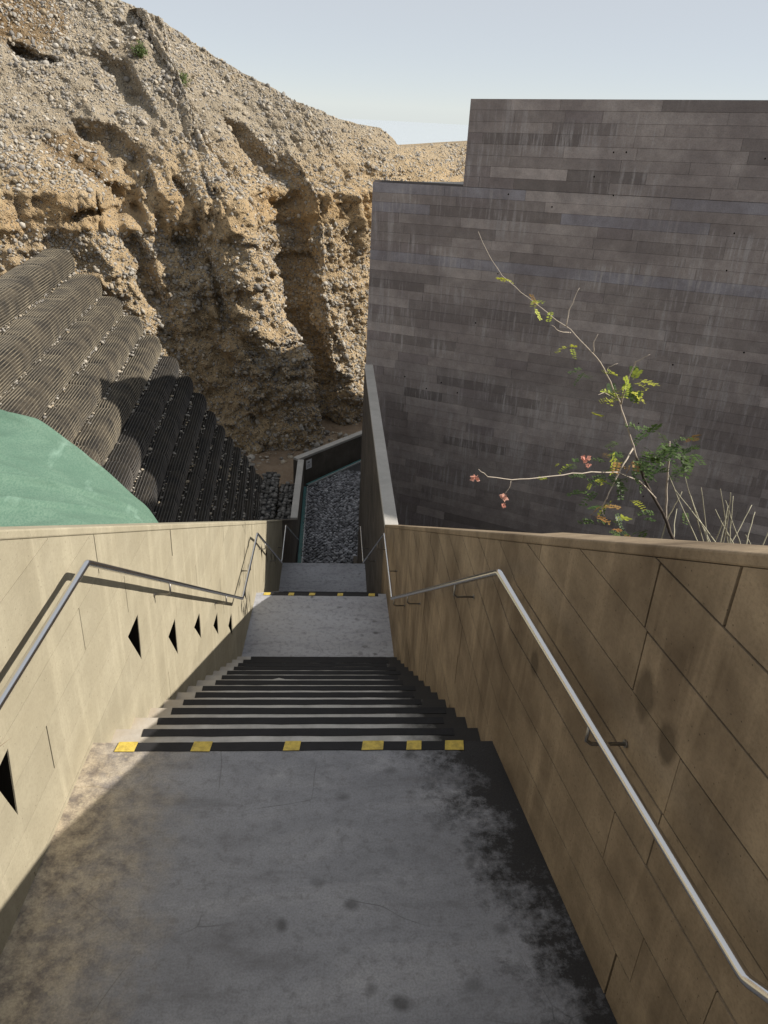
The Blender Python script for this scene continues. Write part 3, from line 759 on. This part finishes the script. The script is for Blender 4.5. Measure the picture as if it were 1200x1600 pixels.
# fallen stones on the gully floor
k = 420; p = np.stack([RNG.uniform(-2.2, 2.5, k), RNG.uniform(17.6, 21.5, k), np.full(k, -6.2)], 1)
V, Fc = stones(p, np.broadcast_to(np.array([0, 0, 1.]), (k, 3)), np.clip(np.exp(RNG.normal(np.log(.05), .5, k)), .02, .16)); o = tag(stuff_stones('fallen_stones', V, Fc, M_cst, None), 'loose grey stones fallen on the gully floor below the cliff', 'stones')
def cliff_hit(qx, qy):
    d2 = np.where(hv[None, :-1] < 1.0, (px - qx) ** 2 + (py - qy) ** 2, 1e9); i_, j_ = np.unravel_index(np.argmin(d2), d2.shape); return P00[i_, j_], nr[i_, j_]
STAINS = [(*cliff_hit(122, 243)[0], .75), (*cliff_hit(148, 268)[0], .6), (*cliff_hit(30, 15)[0], 1.3), (*cliff_hit(-40, 5)[0], 1.3)]
cliff.data.materials.append(mat_cliff())
# two small bushes clinging to the slope
for (qx, qy, w_, lab) in ((219, 88, .26, 'small green bush higher up the gravel slope'), (283, 133, .24, 'small green bush lower down the gravel slope')):
    c, nn = cliff_hit(qx, qy); c = Vector(c); root = thing('bush', lab, 'bush', 'bushes on the slope')
    mb = MB(); lf = MB()
    for q in range(26):
        d = Vector((random.uniform(-1, 1), random.uniform(-.9, .3), random.uniform(.35, 1.3))) * w_
        mb.tube([c, c + d * .5 + Vector((0, 0, .02)), c + d], [.008, .005, .003], 4)
        for z_ in range(14):
            b_ = c + d * random.uniform(.35, 1.1) + Vector([random.gauss(0, .035) for _ in range(3)]); u_ = Vector([random.gauss(0, 1) for _ in range(3)]).normalized() * .035; v_ = u_.orthogonal().normalized() * .013
            lf.add([b_ - u_, b_ + v_, b_ + u_, b_ - v_], [(0, 1, 2, 3)])
    mb.build('twigs', M_dbark, root); lf.build('foliage', M_bush, root, fix=False)

# ------------------------------------------------------------------ geogrid wrapped terraces
ENDS = [(-5.97, 19.5, -.97), (-5.37, 19.34, -1.46), (-4.90, 19.19, -1.92), (-4.43, 19.03, -2.32), (-4.01, 18.87, -2.73), (-3.60, 18.71, -3.17), (-3.27, 18.56, -3.58),
        (-2.96, 18.4, -3.98), (-2.73, 18.24, -4.31), (-2.50, 18.09, -4.61), (-2.30, 17.93, -4.87), (-2.11, 17.77, -5.05), (-1.92, 17.61, -5.21), (-1.74, 17.46, -5.37), (-1.56, 17.3, -5.54)]
ORD = ['topmost', 'second from the top', 'third from the top', 'fourth from the top', 'fifth from the top', 'sixth from the top', 'seventh from the top', 'eighth from the top', 'seventh from the bottom',
       'sixth from the bottom', 'fifth from the bottom', 'fourth from the bottom', 'third from the bottom', 'second from the bottom', 'lowest']
grav_p, grav_r = [], []
for k, (ex, ey, ez) in enumerate(ENDS):
    h = (ez - ENDS[k + 1][2]) if k < 14 else .62
    hh = h + .10; back = (ex - ENDS[k - 1][0]) + .12 if k else .6
    back = max(back, .3)
    rr = min(.20, h * .42)
    prof = [(0.0, -hh), (0.035, -hh * .6), (.03, -rr - .03)]
    for j in range(7): a_ = j / 6 * math.pi / 2; prof.append((-rr + rr * math.cos(a_) + .02, -rr + rr * math.sin(a_)))
    prof += [(-rr - (back - rr) * .5, .005), (-back, -.02)]
    prof = np.array(prof); pl = np.concatenate([[0], np.cumsum(np.linalg.norm(np.diff(prof, axis=0), axis=1))])
    NP = 40; uu = np.linspace(0, pl[-1], NP); pr = np.stack([np.interp(uu, pl, prof[:, 0]), np.interp(uu, pl, prof[:, 1])], 1)
    tg = np.gradient(pr, axis=0); pn = np.stack([tg[:, 1], -tg[:, 0]], 1); pn /= np.linalg.norm(pn, axis=1, keepdims=True)
    ystart = 5.2 if k > 2 else 4.0; NY = 260
    yy = np.linspace(ystart, ey, NY)
    rk = random.Random(100 + k); cuts = [ystart - rk.uniform(.1, 1.0)]
    while cuts[-1] < ey + .2: cuts.append(cuts[-1] + rk.uniform(.9, 2.0))
    cuts = np.array(cuts); bi = np.clip(np.searchsorted(cuts, yy) - 1, 0, len(cuts) - 2); fr_ = (yy - cuts[bi]) / (cuts[bi + 1] - cuts[bi])
    bagoff = np.array([rk.uniform(-.014, .012) for _ in cuts]); deep = np.array([rk.uniform(.018, .055) for _ in cuts])
    seam = bagoff[bi] * .7 + .02 - deep[bi] * np.abs(2 * fr_ - 1) ** 18
    wav = .014 * vnoise(np.stack([yy * 1.3, yy * 0 + k * 3.7, yy * 0], -1))
    endr = np.clip((ey - yy) / .35, 0, 1); endf = np.sqrt(1 - (1 - endr) ** 2)             # rounded far end
    nz = .007 * fbm(np.stack(np.broadcast_arrays(yy[:, None] * 3, uu[None] * 3, np.full((NY, NP), k * 5.)), -1), 3)
    off = (seam + wav)[:, None] * np.linspace(.25, 1, NP)[None] * 1.0 + nz - (1 - endf)[:, None] * .25
    lowz = .03 * vnoise(np.stack([yy * .5, yy * 0 + k, yy * 0 + 8], -1))
    def surf(o2, sel=slice(None)):
        q = pr[None, sel] + pn[None, sel] * (off[:, sel, None] + o2)
        return np.stack([ex + .047 * (ey - yy)[:, None] + q[..., 0], np.broadcast_to(yy[:, None], q.shape[:2]), ez + lowz[:, None] + q[..., 1]], -1)
    root = thing('geogrid_terrace', 'black geogrid wrapped soil terrace, %s of the stepped slope' % ORD[k], 'retaining terrace', 'stepped geogrid terraces')
    V = surf(0.)
    # cap at the far end
    me = np_mesh('fabric_wrap', V.reshape(-1, 3), grid_faces(NY, NP), M_fabric2 if k < 5 else M_fabric); o = link(bpy.data.objects.new('fabric_wrap', me), root)
    mb = MB(); e = [tuple(p) for p in V[-1]]; cpt = tuple(np.array([ex - back, ey - .02, ez - hh])); mb.add(e + [cpt], [(i, i + 1, len(e)) for i in range(len(e) - 1)]); mb.build('end_fold', M_fabric, root)
    # grid strands: ribs that follow the bulges
    nstr = int(pl[-1] / .050); su = np.linspace(.02, pl[-1] - .05, nstr)
    VV, FF = [], []; b0 = 0
    for s_ in su:
        w_ = .0075; idx = s_ / pl[-1] * (NP - 1); i0 = int(min(idx, NP - 2)); fr = idx - i0
        o_line = off[:, i0] * (1 - fr) + off[:, i0 + 1] * fr; p_ = pr[i0] * (1 - fr) + pr[i0 + 1] * fr; n_ = pn[i0] * (1 - fr) + pn[i0 + 1] * fr; t2 = np.array([-n_[1], n_[0]])
        ring = []
        for (dt, dn) in ((-w_, .0), (0, .016), (w_, .0)):
            q = p_[None] + n_[None] * (o_line + dn)[:, None] + t2[None] * dt
            ring.append(np.stack([ex + .047 * (ey - yy) + q[:, 0], yy, ez + lowz + q[:, 1]], -1))
        G = np.stack(ring, 1); VV.append(G.reshape(-1, 3)); FF.append(grid_faces(NY, 3) + b0); b0 += NY * 3
    me = np_mesh('grid_strands', np.concatenate(VV), np.concatenate(FF), M_strand2 if k < 5 else M_strand); o = link(bpy.data.objects.new('grid_strands', me), root); o['kind'] = 'stuff'
    # gravel in the crease behind
    kg = 260; yg = RNG.uniform(ystart, ey, kg)
    grav_p.append(np.stack([ex + .047 * (ey - yg) + .05 + RNG.normal(0, .035, kg), yg, np.full(kg, ez - h + .03)], 1)); grav_r.append(np.clip(np.exp(RNG.normal(np.log(.020), .45, kg)), .008, .06))
gp = np.concatenate(grav_p); grr = np.concatenate(grav_r)
V, Fc = stones(gp, np.broadcast_to(np.array([0, 0, 1.]), gp.shape), grr); tag(stuff_stones('ledge_gravel', V, Fc, M_cst, None), 'pale gravel lying in the creases between the black terraces', 'gravel', kind='stuff')

# stone filled baskets between terraces and footpath
def basket(x0, x1, y0, y1, z1, label):
    root = thing('stone_gabion', label, 'gabion', 'stone gabions beside the footpath')
    mb = MB(); mb.box((x0 + .05, y0, -6.3), (x1 - .05, y1 - .04, z1 - .05)); mb.build('stone_fill', M_mort, root)
    ps, ns, rs = [], [], []
    for i in range(int((y1 - y0) / .105)):
        for j in range(int((x1 - x0) / .10) + 1):
            ps.append((x0 + .05 + j * .10 + random.gauss(0, .014), y0 + i * .105 + random.gauss(0, .018), z1 - .05 + random.gauss(0, .022))); ns.append((random.gauss(0, .2), random.gauss(0, .2), 1)); rs.append(random.uniform(.05, .075))
        for j in range(5):
            ps.append((x1 - .04, y0 + i * .105, z1 - .1 - j * .10)); ns.append((1, 0, .2)); rs.append(random.uniform(.05, .07))
    ps, ns, rs = np.array(ps), np.array(ns, float), np.array(rs); ns /= np.linalg.norm(ns, axis=1, keepdims=True)
    topm = np.argsort(-(ps[:, 2] * 10 + ps[:, 1]))[:min(len(ps), 130)]; m = np.zeros(len(ps), bool); m[topm] = True
    V, Fc = stones(ps[m], ns[m], rs[m], (.55, .85)); single_stones('stone', V, Fc, M_gab1, root)
    V, Fc = stones(ps[~m], ns[~m], rs[~m], (.55, .85)); stuff_stones('stones', V, Fc, M_gab, root)
basket(-1.52, -1.16, 12.2, 17.55, -5.62, 'wider stone filled gabion beside the lowest black terrace')
basket(-1.10, -.80, 12.2, 17.25, -5.80, 'narrow stone filled gabion right against the parapet')

# ------------------------------------------------------------------ pebble footpath, glass channel, plate
fp = []
pf = MB(); pf.prism([(-.60, Y4A), (.645, Y4A), (.645, 13.8), (3.4, 13.8), (3.4, 22.0), (-.60, 17.55)], -6.29, Z4 - .012)
path = tag(pf.build('footpath', M_mort), kind='structure')
pp = []
for i in range(76):
    for j in range(46):
        x_ = -.47 + j * .074 + (.037 if i % 2 else 0) + random.gauss(0, .008); y_ = Y4A + .05 + i * .066
        y_ += .035 * math.sin(x_ * 5.5 + y_ * 1.1) + .03 * math.sin(x_ * 11 - y_ * 2.3) + random.gauss(0, .006)
        edge = 17.5 + (x_ + .565) * (4.28 / 3.765)
        if y_ > edge - .16 or (x_ > .56 and y_ < 13.9) or x_ > 2.2: continue
        pp.append((x_, y_, Z4 + .002 + random.gauss(0, .003)))
pp = np.array(pp); nn = np.stack([RNG.normal(0, .12, len(pp)), RNG.normal(-.18, .14, len(pp)), np.ones(len(pp))], 1); nn /= np.linalg.norm(nn, axis=1, keepdims=True)
rs = RNG.uniform(.036, .044, len(pp)); ax_ = np.stack([np.ones(len(pp)), .25 * np.cos(pp[:, 0] * 5.5 + pp[:, 1]) + RNG.normal(0, .15, len(pp)), np.zeros(len(pp))], 1)
seen = (pp[:, 0] < .66) & (pp[:, 1] > 13.7); order = np.argsort(-1.0 * seen * (rs / pp[:, 1]))[:300]; m = np.zeros(len(pp), bool); m[order] = True
V, Fc = stones(pp[m], nn[m], rs[m], (.6, .95), (.55, .72), axis=ax_[m]); single_stones('pebble', V, Fc, M_peb1, path)
V, Fc = stones(pp[~m], nn[~m], rs[~m], (.6, .95), (.55, .72), axis=ax_[~m]); stuff_stones('pebbles', V, Fc, M_peb, path)
ch = thing('glass_channel', 'teal glass strip with pale trim round the edge of the pebble footpath', 'floor light')
def chan(p, q, w0, w1, n):
    d = (q - p); L = d.length; d.normalize(); nn_ = Vector((d.y, -d.x, 0))
    for i in range(n):
        a_ = p + d * (L * i / n + .004); b_ = p + d * (L * (i + 1) / n - .004); mb = MB()
        c = [a_ + nn_ * w0, b_ + nn_ * w0, b_ + nn_ * w1, a_ + nn_ * w1]
        mb.prism([(v.x, v.y) for v in c], Z4 - .02, Z4 + .022); mb.build('glass_pane', M_glass, ch)
    mb = MB(); c = [p + nn_ * w1, q + nn_ * w1, q + nn_ * (w1 + .018), p + nn_ * (w1 + .018)]; mb.prism([(v.x, v.y) for v in c], Z4 - .02, Z4 + .032); mb.build('edge_trim', M_trim, ch)
chan(Vector((-.575, Y4A, 0)), Vector((-.560, 17.50, 0)), .004, .085, 5)
e0 = C1 + dd * .03; chan(e0 + Vector((.02, 0, 0)), C2, .006, .085, 4)
sg = thing('wall_plate', 'small white plate with faint print on the far parapet', 'sign')
nn_ = Vector((dd.y, -dd.x, 0)); c0 = C1 + Vector((-.14, .02, 0)) + dd * .28; c0.z = -5.62
def plate(mb, a, b, z0, z1, o0, o1):
    p_ = [c0 + dd * a + nn_ * o0, c0 + dd * b + nn_ * o0, c0 + dd * b + nn_ * o1, c0 + dd * a + nn_ * o1]
    mb.hexa([(v.x, v.y, c0.z + z0) for v in p_] + [(v.x, v.y, c0.z + z1) for v in p_])
mb = MB(); plate(mb, 0, .20, -.12, .12, .001, .010); mb.build('plate', M_plate, sg)
mb = MB()
plate(mb, .05, .13, .03, .075, .0102, .011)
for i, (a_, b_) in enumerate(((.03, .17), (.03, .15), (.03, .16))): plate(mb, a_, b_, -.02 - i * .03, -.008 - i * .03, .0102, .011)
mb.build('print', M_print, sg)
# dark plinth at the foot of the tall wall
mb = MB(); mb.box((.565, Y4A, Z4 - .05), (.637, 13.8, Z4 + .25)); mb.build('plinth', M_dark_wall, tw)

# ------------------------------------------------------------------ handrails
def rail(side, pts, label, brk):
    root = thing('handrail', label, 'handrail', None)
    P = []
    for i, p in enumerate(pts):
        p = Vector(p)
        if 0 < i < len(pts) - 1:
            a_ = (Vector(pts[i - 1]) - p).normalized(); b_ = (Vector(pts[i + 1]) - p).normalized(); r_ = .018
            P += [p + a_ * r_, p + a_ * r_ * .35 + b_ * r_ * .12, p + b_ * r_ * .35 + a_ * r_ * .12, p + b_ * r_]
        else: P.append(p)
    mb = MB(); mb.tube(P, .0125, 14); mb.build('rail_tube', M_steel, root, smooth=True)
    for (i, f) in brk:
        p = Vector(pts[i]).lerp(Vector(pts[i + 1]), f); xw = xl(p.y) if side < 0 else xr(p.y)
        mb = MB(); mb.tube([p - Vector((0, 0, .012)), p - Vector((0, 0, .065)), Vector((p.x + (xw - p.x) * .15, p.y, p.z - .078)), Vector((xw - side * .004, p.y, p.z - .078))], .0055, 8); b_ = mb.build('bracket', M_bsteel, root, smooth=True)
        mb = MB(); c = Vector((xw, p.y, p.z - .078)); n = 12
        mb.tube([c + Vector((-side * .001, 0, 0)), c + Vector((-side * .005, 0, 0))], .012, n); mb.build('flange', M_bsteel, b_)
LR = [(-.98, .10, 1.44), (-.905, .93, .87), (-.845, 2.455, .857), (-.705, 5.70, -1.457), (-.675, 6.85, -1.457), (-.62, 9.65, -3.476), (-.62, 10.75, -3.476), (-.53, 13.3, -5.16)]
RRL = [(.93, .02, 1.50), (.815, .881, .9), (.616, 2.353, .9), (.582, 5.72, -1.457), (.582, 6.88, -1.457), (.54, 9.67, -3.476), (.535, 10.75, -3.476), (.53, 13.3, -5.16)]
rail(-1, LR, 'polished steel handrail with dark shadow along the sunlit left wall', [(1, .1), (2, .32), (2, .78), (3, .5), (4, .25), (4, .7), (5, .5)])
rail(1, RRL, 'polished steel handrail along the shaded brown right wall', [(1, .48), (2, .22), (2, .70), (2, .95), (3, .5), (4, .25), (4, .7), (5, .5)])

# ------------------------------------------------------------------ green shade net
def ray_at(qx, qy, Yd):
    d = R @ Vector((qx - 600, qy - 800, 1230)); return EYE + d * (Yd / d.y)
ridge = [ray_at(*q) for q in ((-420, 560, 6.6), (-200, 592, 6.6), (0, 645, 6.5), (60, 664, 6.4), (120, 702, 6.3), (180, 752, 6.2), (225, 792, 6.1), (247, 822, 6.0), (262, 860, 5.9))]
rx = np.array([[*p] for p in ridge]); rt = np.linspace(0, 1, len(rx)); NU, NV = 180, 170
uu = np.linspace(0, 1, NU); RX = np.stack([np.interp(uu, rt, rx[:, i]) for i in range(3)], 1)
for _ in range(4): RX[1:-1] = (RX[:-2] + RX[2:] + 2 * RX[1:-1]) / 4
vv = np.linspace(-.35, 1, NV)
G = np.zeros((NU, NV, 3))
foot = np.stack([np.linspace(-4.2, -1.14, NU), np.full(NU, 2.6) + uu * 1.2, np.zeros(NU)], 1); foot[:, 2] = np.linspace(.15, ZL(3.8) - .35, NU)
for j, v_ in enumerate(vv):
    if v_ >= 0: p = RX * (1 - v_) + foot * v_; p[:, 2] += .12 * np.sin(v_ * math.pi)
    else: p = RX + np.array([0, 1.0, 0]) * (-v_ * 1.6) + np.array([0, 0, -1.]) * (v_ * v_ * 18)
    G[:, j] = p
wr = .028 * fbm(np.stack(np.broadcast_arrays(uu[:, None] * 9 + vv[None] * 5, vv[None] * 1.6 - uu[:, None] * 3, uu[:, None] * 0), -1), 3)
wr += .05 * np.exp(-(np.abs(vnoise(np.stack(np.broadcast_arrays(uu[:, None] * 4 + vv[None] * 4.5, uu[:, None] * .8, uu[:, None] * 0 + 4), -1))) / .09) ** 2)
for a_, dpt in ((.10, .05), (.24, .035), (.36, .06), (.55, .04), (.7, .035)):
    ln_v = a_ + .07 * vnoise(np.stack([uu * 3, uu * 0 + a_ * 50, uu * 0], -1)) - .10 * uu
    wr += dpt * np.exp(-np.abs((vv[None] - ln_v[:, None]) / .022) ** 1.3) * (.4 + .6 * vnoise(np.stack([uu * 5, uu * 0 + a_ * 90, uu * 0], -1)))[:, None]
G[..., 2] += wr; G[..., 1] -= wr * .5
net = link(bpy.data.objects.new('shade_net', np_mesh('shade_net', G.reshape(-1, 3), grid_faces(NU, NV), M_net)))
sol = net.modifiers.new('cloth', 'SOLIDIFY'); sol.thickness = .006
tag(net, 'green shade net stretched over a mound behind the left wall', 'shade net')

# ------------------------------------------------------------------ plants behind the right wall
def leaf(root, p, d, size, mat, pairs=7):
    d = Vector(d).normalized(); s_ = d.cross(Vector((0, 0, 1)))
    s_ = s_.normalized() if s_.length > .1 else Vector((1, 0, 0)); u_ = s_.cross(d); mb = MB()
    p = Vector(p); droop = random.uniform(.1, .5)
    q = lambda f: p + d * size * f - Vector((0, 0, 1)) * size * droop * f * f
    mb.tube([q(0), q(.5), q(1)], [.0016, .0013, .0008], 3, cap=False)
    for k in range(pairs):
        f = .18 + .80 * k / (pairs - 1); b_ = q(f); ll = size * .33 * (1 - .35 * abs(f - .5)); w_ = ll * .30
        for sd_ in (-1, 1):
            o_ = (s_ * sd_ * .9 + d * .35 + u_ * random.uniform(-.25, .35)).normalized(); w = o_.cross(u_).normalized() * w_
            m_ = b_ + o_ * ll * .5
            mb.add([b_, m_ + w, b_ + o_ * ll, m_ - w], [(0, 1, 2, 3)])
    mb.build('leaf', mat, root, fix=False)
D = 6.1; K = D / 4.4
def rp(qx, qy, dy=0.): return ray_at(qx, qy, D + dy * K)
sh = thing('flowering_shrub', 'lanky half bare shrub with pink blossoms behind the right wall', 'shrub')
def stem(root, pts, r0, r1, mat, name='branch', n=6):
    P = []
    for i in range(len(pts) - 1):
        a_, b_ = Vector(pts[i]), Vector(pts[i + 1])
        for k in range(3): P.append(a_.lerp(b_, k / 3) + Vector([random.gauss(0, .0022) for _ in range(3)]))
    P.append(Vector(pts[-1])); m = len(P)
    mb = MB(); mb.tube(P, [K * (r0 + (r1 - r0) * i / (m - 1)) for i in range(m)], n); mb.build(name, mat, root, smooth=True); return P
base = rp(1054, 846); b0 = Vector((base.x + .1, base.y, float(BED(np.array(base.x), np.array(base.y))) - .05))
trunk = stem(sh, [b0, base, rp(1035, 800), rp(1012, 760), rp(995, 715, -.05)], .013, .0085, M_dbark, 'trunk')
stem(sh, [rp(995, 715, -.05), rp(990, 697, -.05), rp(980, 665, -.05), rp(968, 628, 0), rp(955, 597), rp(938, 566), rp(915, 540), rp(892, 515, .1), rp(870, 500, .15), rp(845, 480, .2), rp(815, 457, .3), rp(785, 430, .35), rp(765, 400, .4), rp(748, 362, .45)], .0052, .0016, M_bark)
stem(sh, [rp(970, 632), rp(978, 605, -.1), rp(985, 585, -.12), rp(994, 565, -.15), rp(1016, 554, -.2)], .0058, .002, M_bark)
stem(sh, [rp(885, 510, .1), rp(890, 485, .1), rp(898, 468, .1), rp(906, 450, .1)], .0036, .0014, M_bark)
stem(sh, [rp(893, 520, .1), rp(875, 518, .05), rp(862, 508, 0)], .003, .0012, M_bark)
stem(sh, [rp(928, 553), rp(928, 535), rp(935, 522)], .003, .0012, M_bark)
stem(sh, [rp(948, 582), rp(952, 573), rp(966, 568)], .0025, .001, M_bark)
stem(sh, [rp(960, 622), rp(945, 614, -.1), rp(935, 617, -.15)], .0028, .0012, M_bark)
low = [rp(1025, 778), rp(1000, 752, -.1), rp(965, 738, -.2), rp(925, 738, -.3), rp(880, 742, -.35), rp(840, 747, -.4), rp(800, 750, -.45), rp(762, 744, -.5), rp(748, 733, -.5)]
stem(sh, low, .005, .002, M_bark)
stem(sh, [rp(990, 700), rp(975, 725, -.1), rp(960, 755, -.15), rp(950, 775, -.2), rp(940, 795, -.2), rp(944, 806, -.2)], .0055, .003, M_bark)
up2 = stem(sh, [rp(1040, 815), rp(1042, 780), rp(1044, 735), rp(1047, 690)], .0075, .004, M_bark)
stem(sh, [rp(800, 752, -.45), rp(795, 765, -.45), rp(788, 772, -.45)], .0018, .001, M_bark)
random.seed(31)
def leaves(spots):
    for (qx, qy, n, spread, mats, sz) in spots:
        sz *= K
        for i in range(int(n * 1.35 + .5)):
            p = rp(qx + random.gauss(0, spread), qy + random.gauss(0, spread * .7), random.uniform(-.25, .25))
            leaf(sh, p, (random.gauss(0, 1), random.gauss(-.2, .7), random.gauss(.05, .5)), sz * random.uniform(.8, 1.25), random.choice(mats))
leaves([(788, 437, 2, 3, [M_lyel], .055), (835, 468, 3, 9, [M_lyel, M_lyel, M_lor], .07), (866, 486, 1, 3, [M_lyel], .06), (893, 543, 2, 4, [M_lgreen, M_lyel], .075), (915, 578, 2, 5, [M_lgreen], .08),
        (985, 597, 5, 12, [M_lyel], .10), (968, 620, 8, 14, [M_lyel, M_lyel, M_lgreen], .10), (955, 632, 1, 3, [M_lor], .06),
        (965, 712, 6, 13, [M_lor, M_lyel, M_lgreen], .09), (985, 728, 7, 16, [M_lgreen, M_lor], .09), (958, 745, 8, 18, [M_lgreen], .10), (955, 785, 6, 17, [M_lgreen, M_lgreen, M_lyel], .11), (945, 805, 4, 12, [M_lgreen, M_lor], .1),
        (1030, 690, 11, 20, [M_lgreen], .11), (1052, 712, 9, 20, [M_lgreen], .11), (1020, 725, 8, 16, [M_lgreen], .11), (1078, 695, 3, 9, [M_lor, M_lgreen], .09), (1095, 700, 1, 3, [M_lgreen], .1),
        (900, 725, 3, 6, [M_lyel, M_lgreen], .07), (930, 748, 3, 8, [M_lyel], .06), (965, 828, 5, 13, [M_lor, M_lgreen], .09), (1030, 812, 4, 18, [M_lgreen], .09), (850, 741, 2, 7, [M_lyel], .04)])
def blossom(c, s):
    s *= K; mb = MB(); c = Vector(c)
    for i in range(16):
        o_ = Vector([random.gauss(0, 1) for _ in range(3)]).normalized(); a_ = o_.orthogonal().normalized() * s * .35; m_ = c + o_ * s * random.uniform(.4, .7)
        mb.add([c + o_ * s * .1, m_ + a_, c + o_ * s * random.uniform(.8, 1.1), m_ - a_], [(0, 1, 2, 3)])
    mb.build('blossom', M_pink, sh, fix=False)
blossom(rp(743, 748, -.5), .03); blossom(rp(788, 777, -.45), .03); blossom(rp(787, 790, -.45), .018); blossom(rp(916, 717, -.3), .034); blossom(rp(920, 727, -.3), .02)
tw_ = thing('dry_shrub', 'clump of bare pale twigs behind the right end of the wall top', 'shrub')
for (q0, q1) in (((1092, 850), (1045, 742)), ((1100, 850), (1071, 746)), ((1108, 848), (1080, 775)), ((1120, 850), (1055, 765)), ((1106, 850), (1096, 762)), ((1138, 852), (1126, 764)), ((1140, 852), (1146, 775)),
                 ((1150, 854), (1118, 796)), ((1140, 852), (1175, 789)), ((1158, 855), (1134, 782)), ((1125, 850), (1138, 790)), ((1166, 856), (1180, 800)), ((1176, 856), (1165, 835)), ((1116, 850), (1137, 805)), ((1190, 858), (1205, 812)), ((1053, 846), (1058, 795)), ((1043, 812), (1066, 768)), ((1112, 852), (1088, 800)), ((1130, 850), (1142, 770))):
    dy = random.uniform(-.35, .25); a_ = rp(*q0, dy); b_ = rp(*q1, dy + random.uniform(-.2, .2)); g = Vector((a_.x - (b_.x - a_.x) * .6, a_.y, float(BED(np.array(a_.x), np.array(a_.y))) - .03))
    stem(tw_, [g, a_, a_.lerp(b_, .5) + Vector((random.gauss(0, .01), 0, 0)), b_], .0055, .0025, M_twig, 'twig', 5)
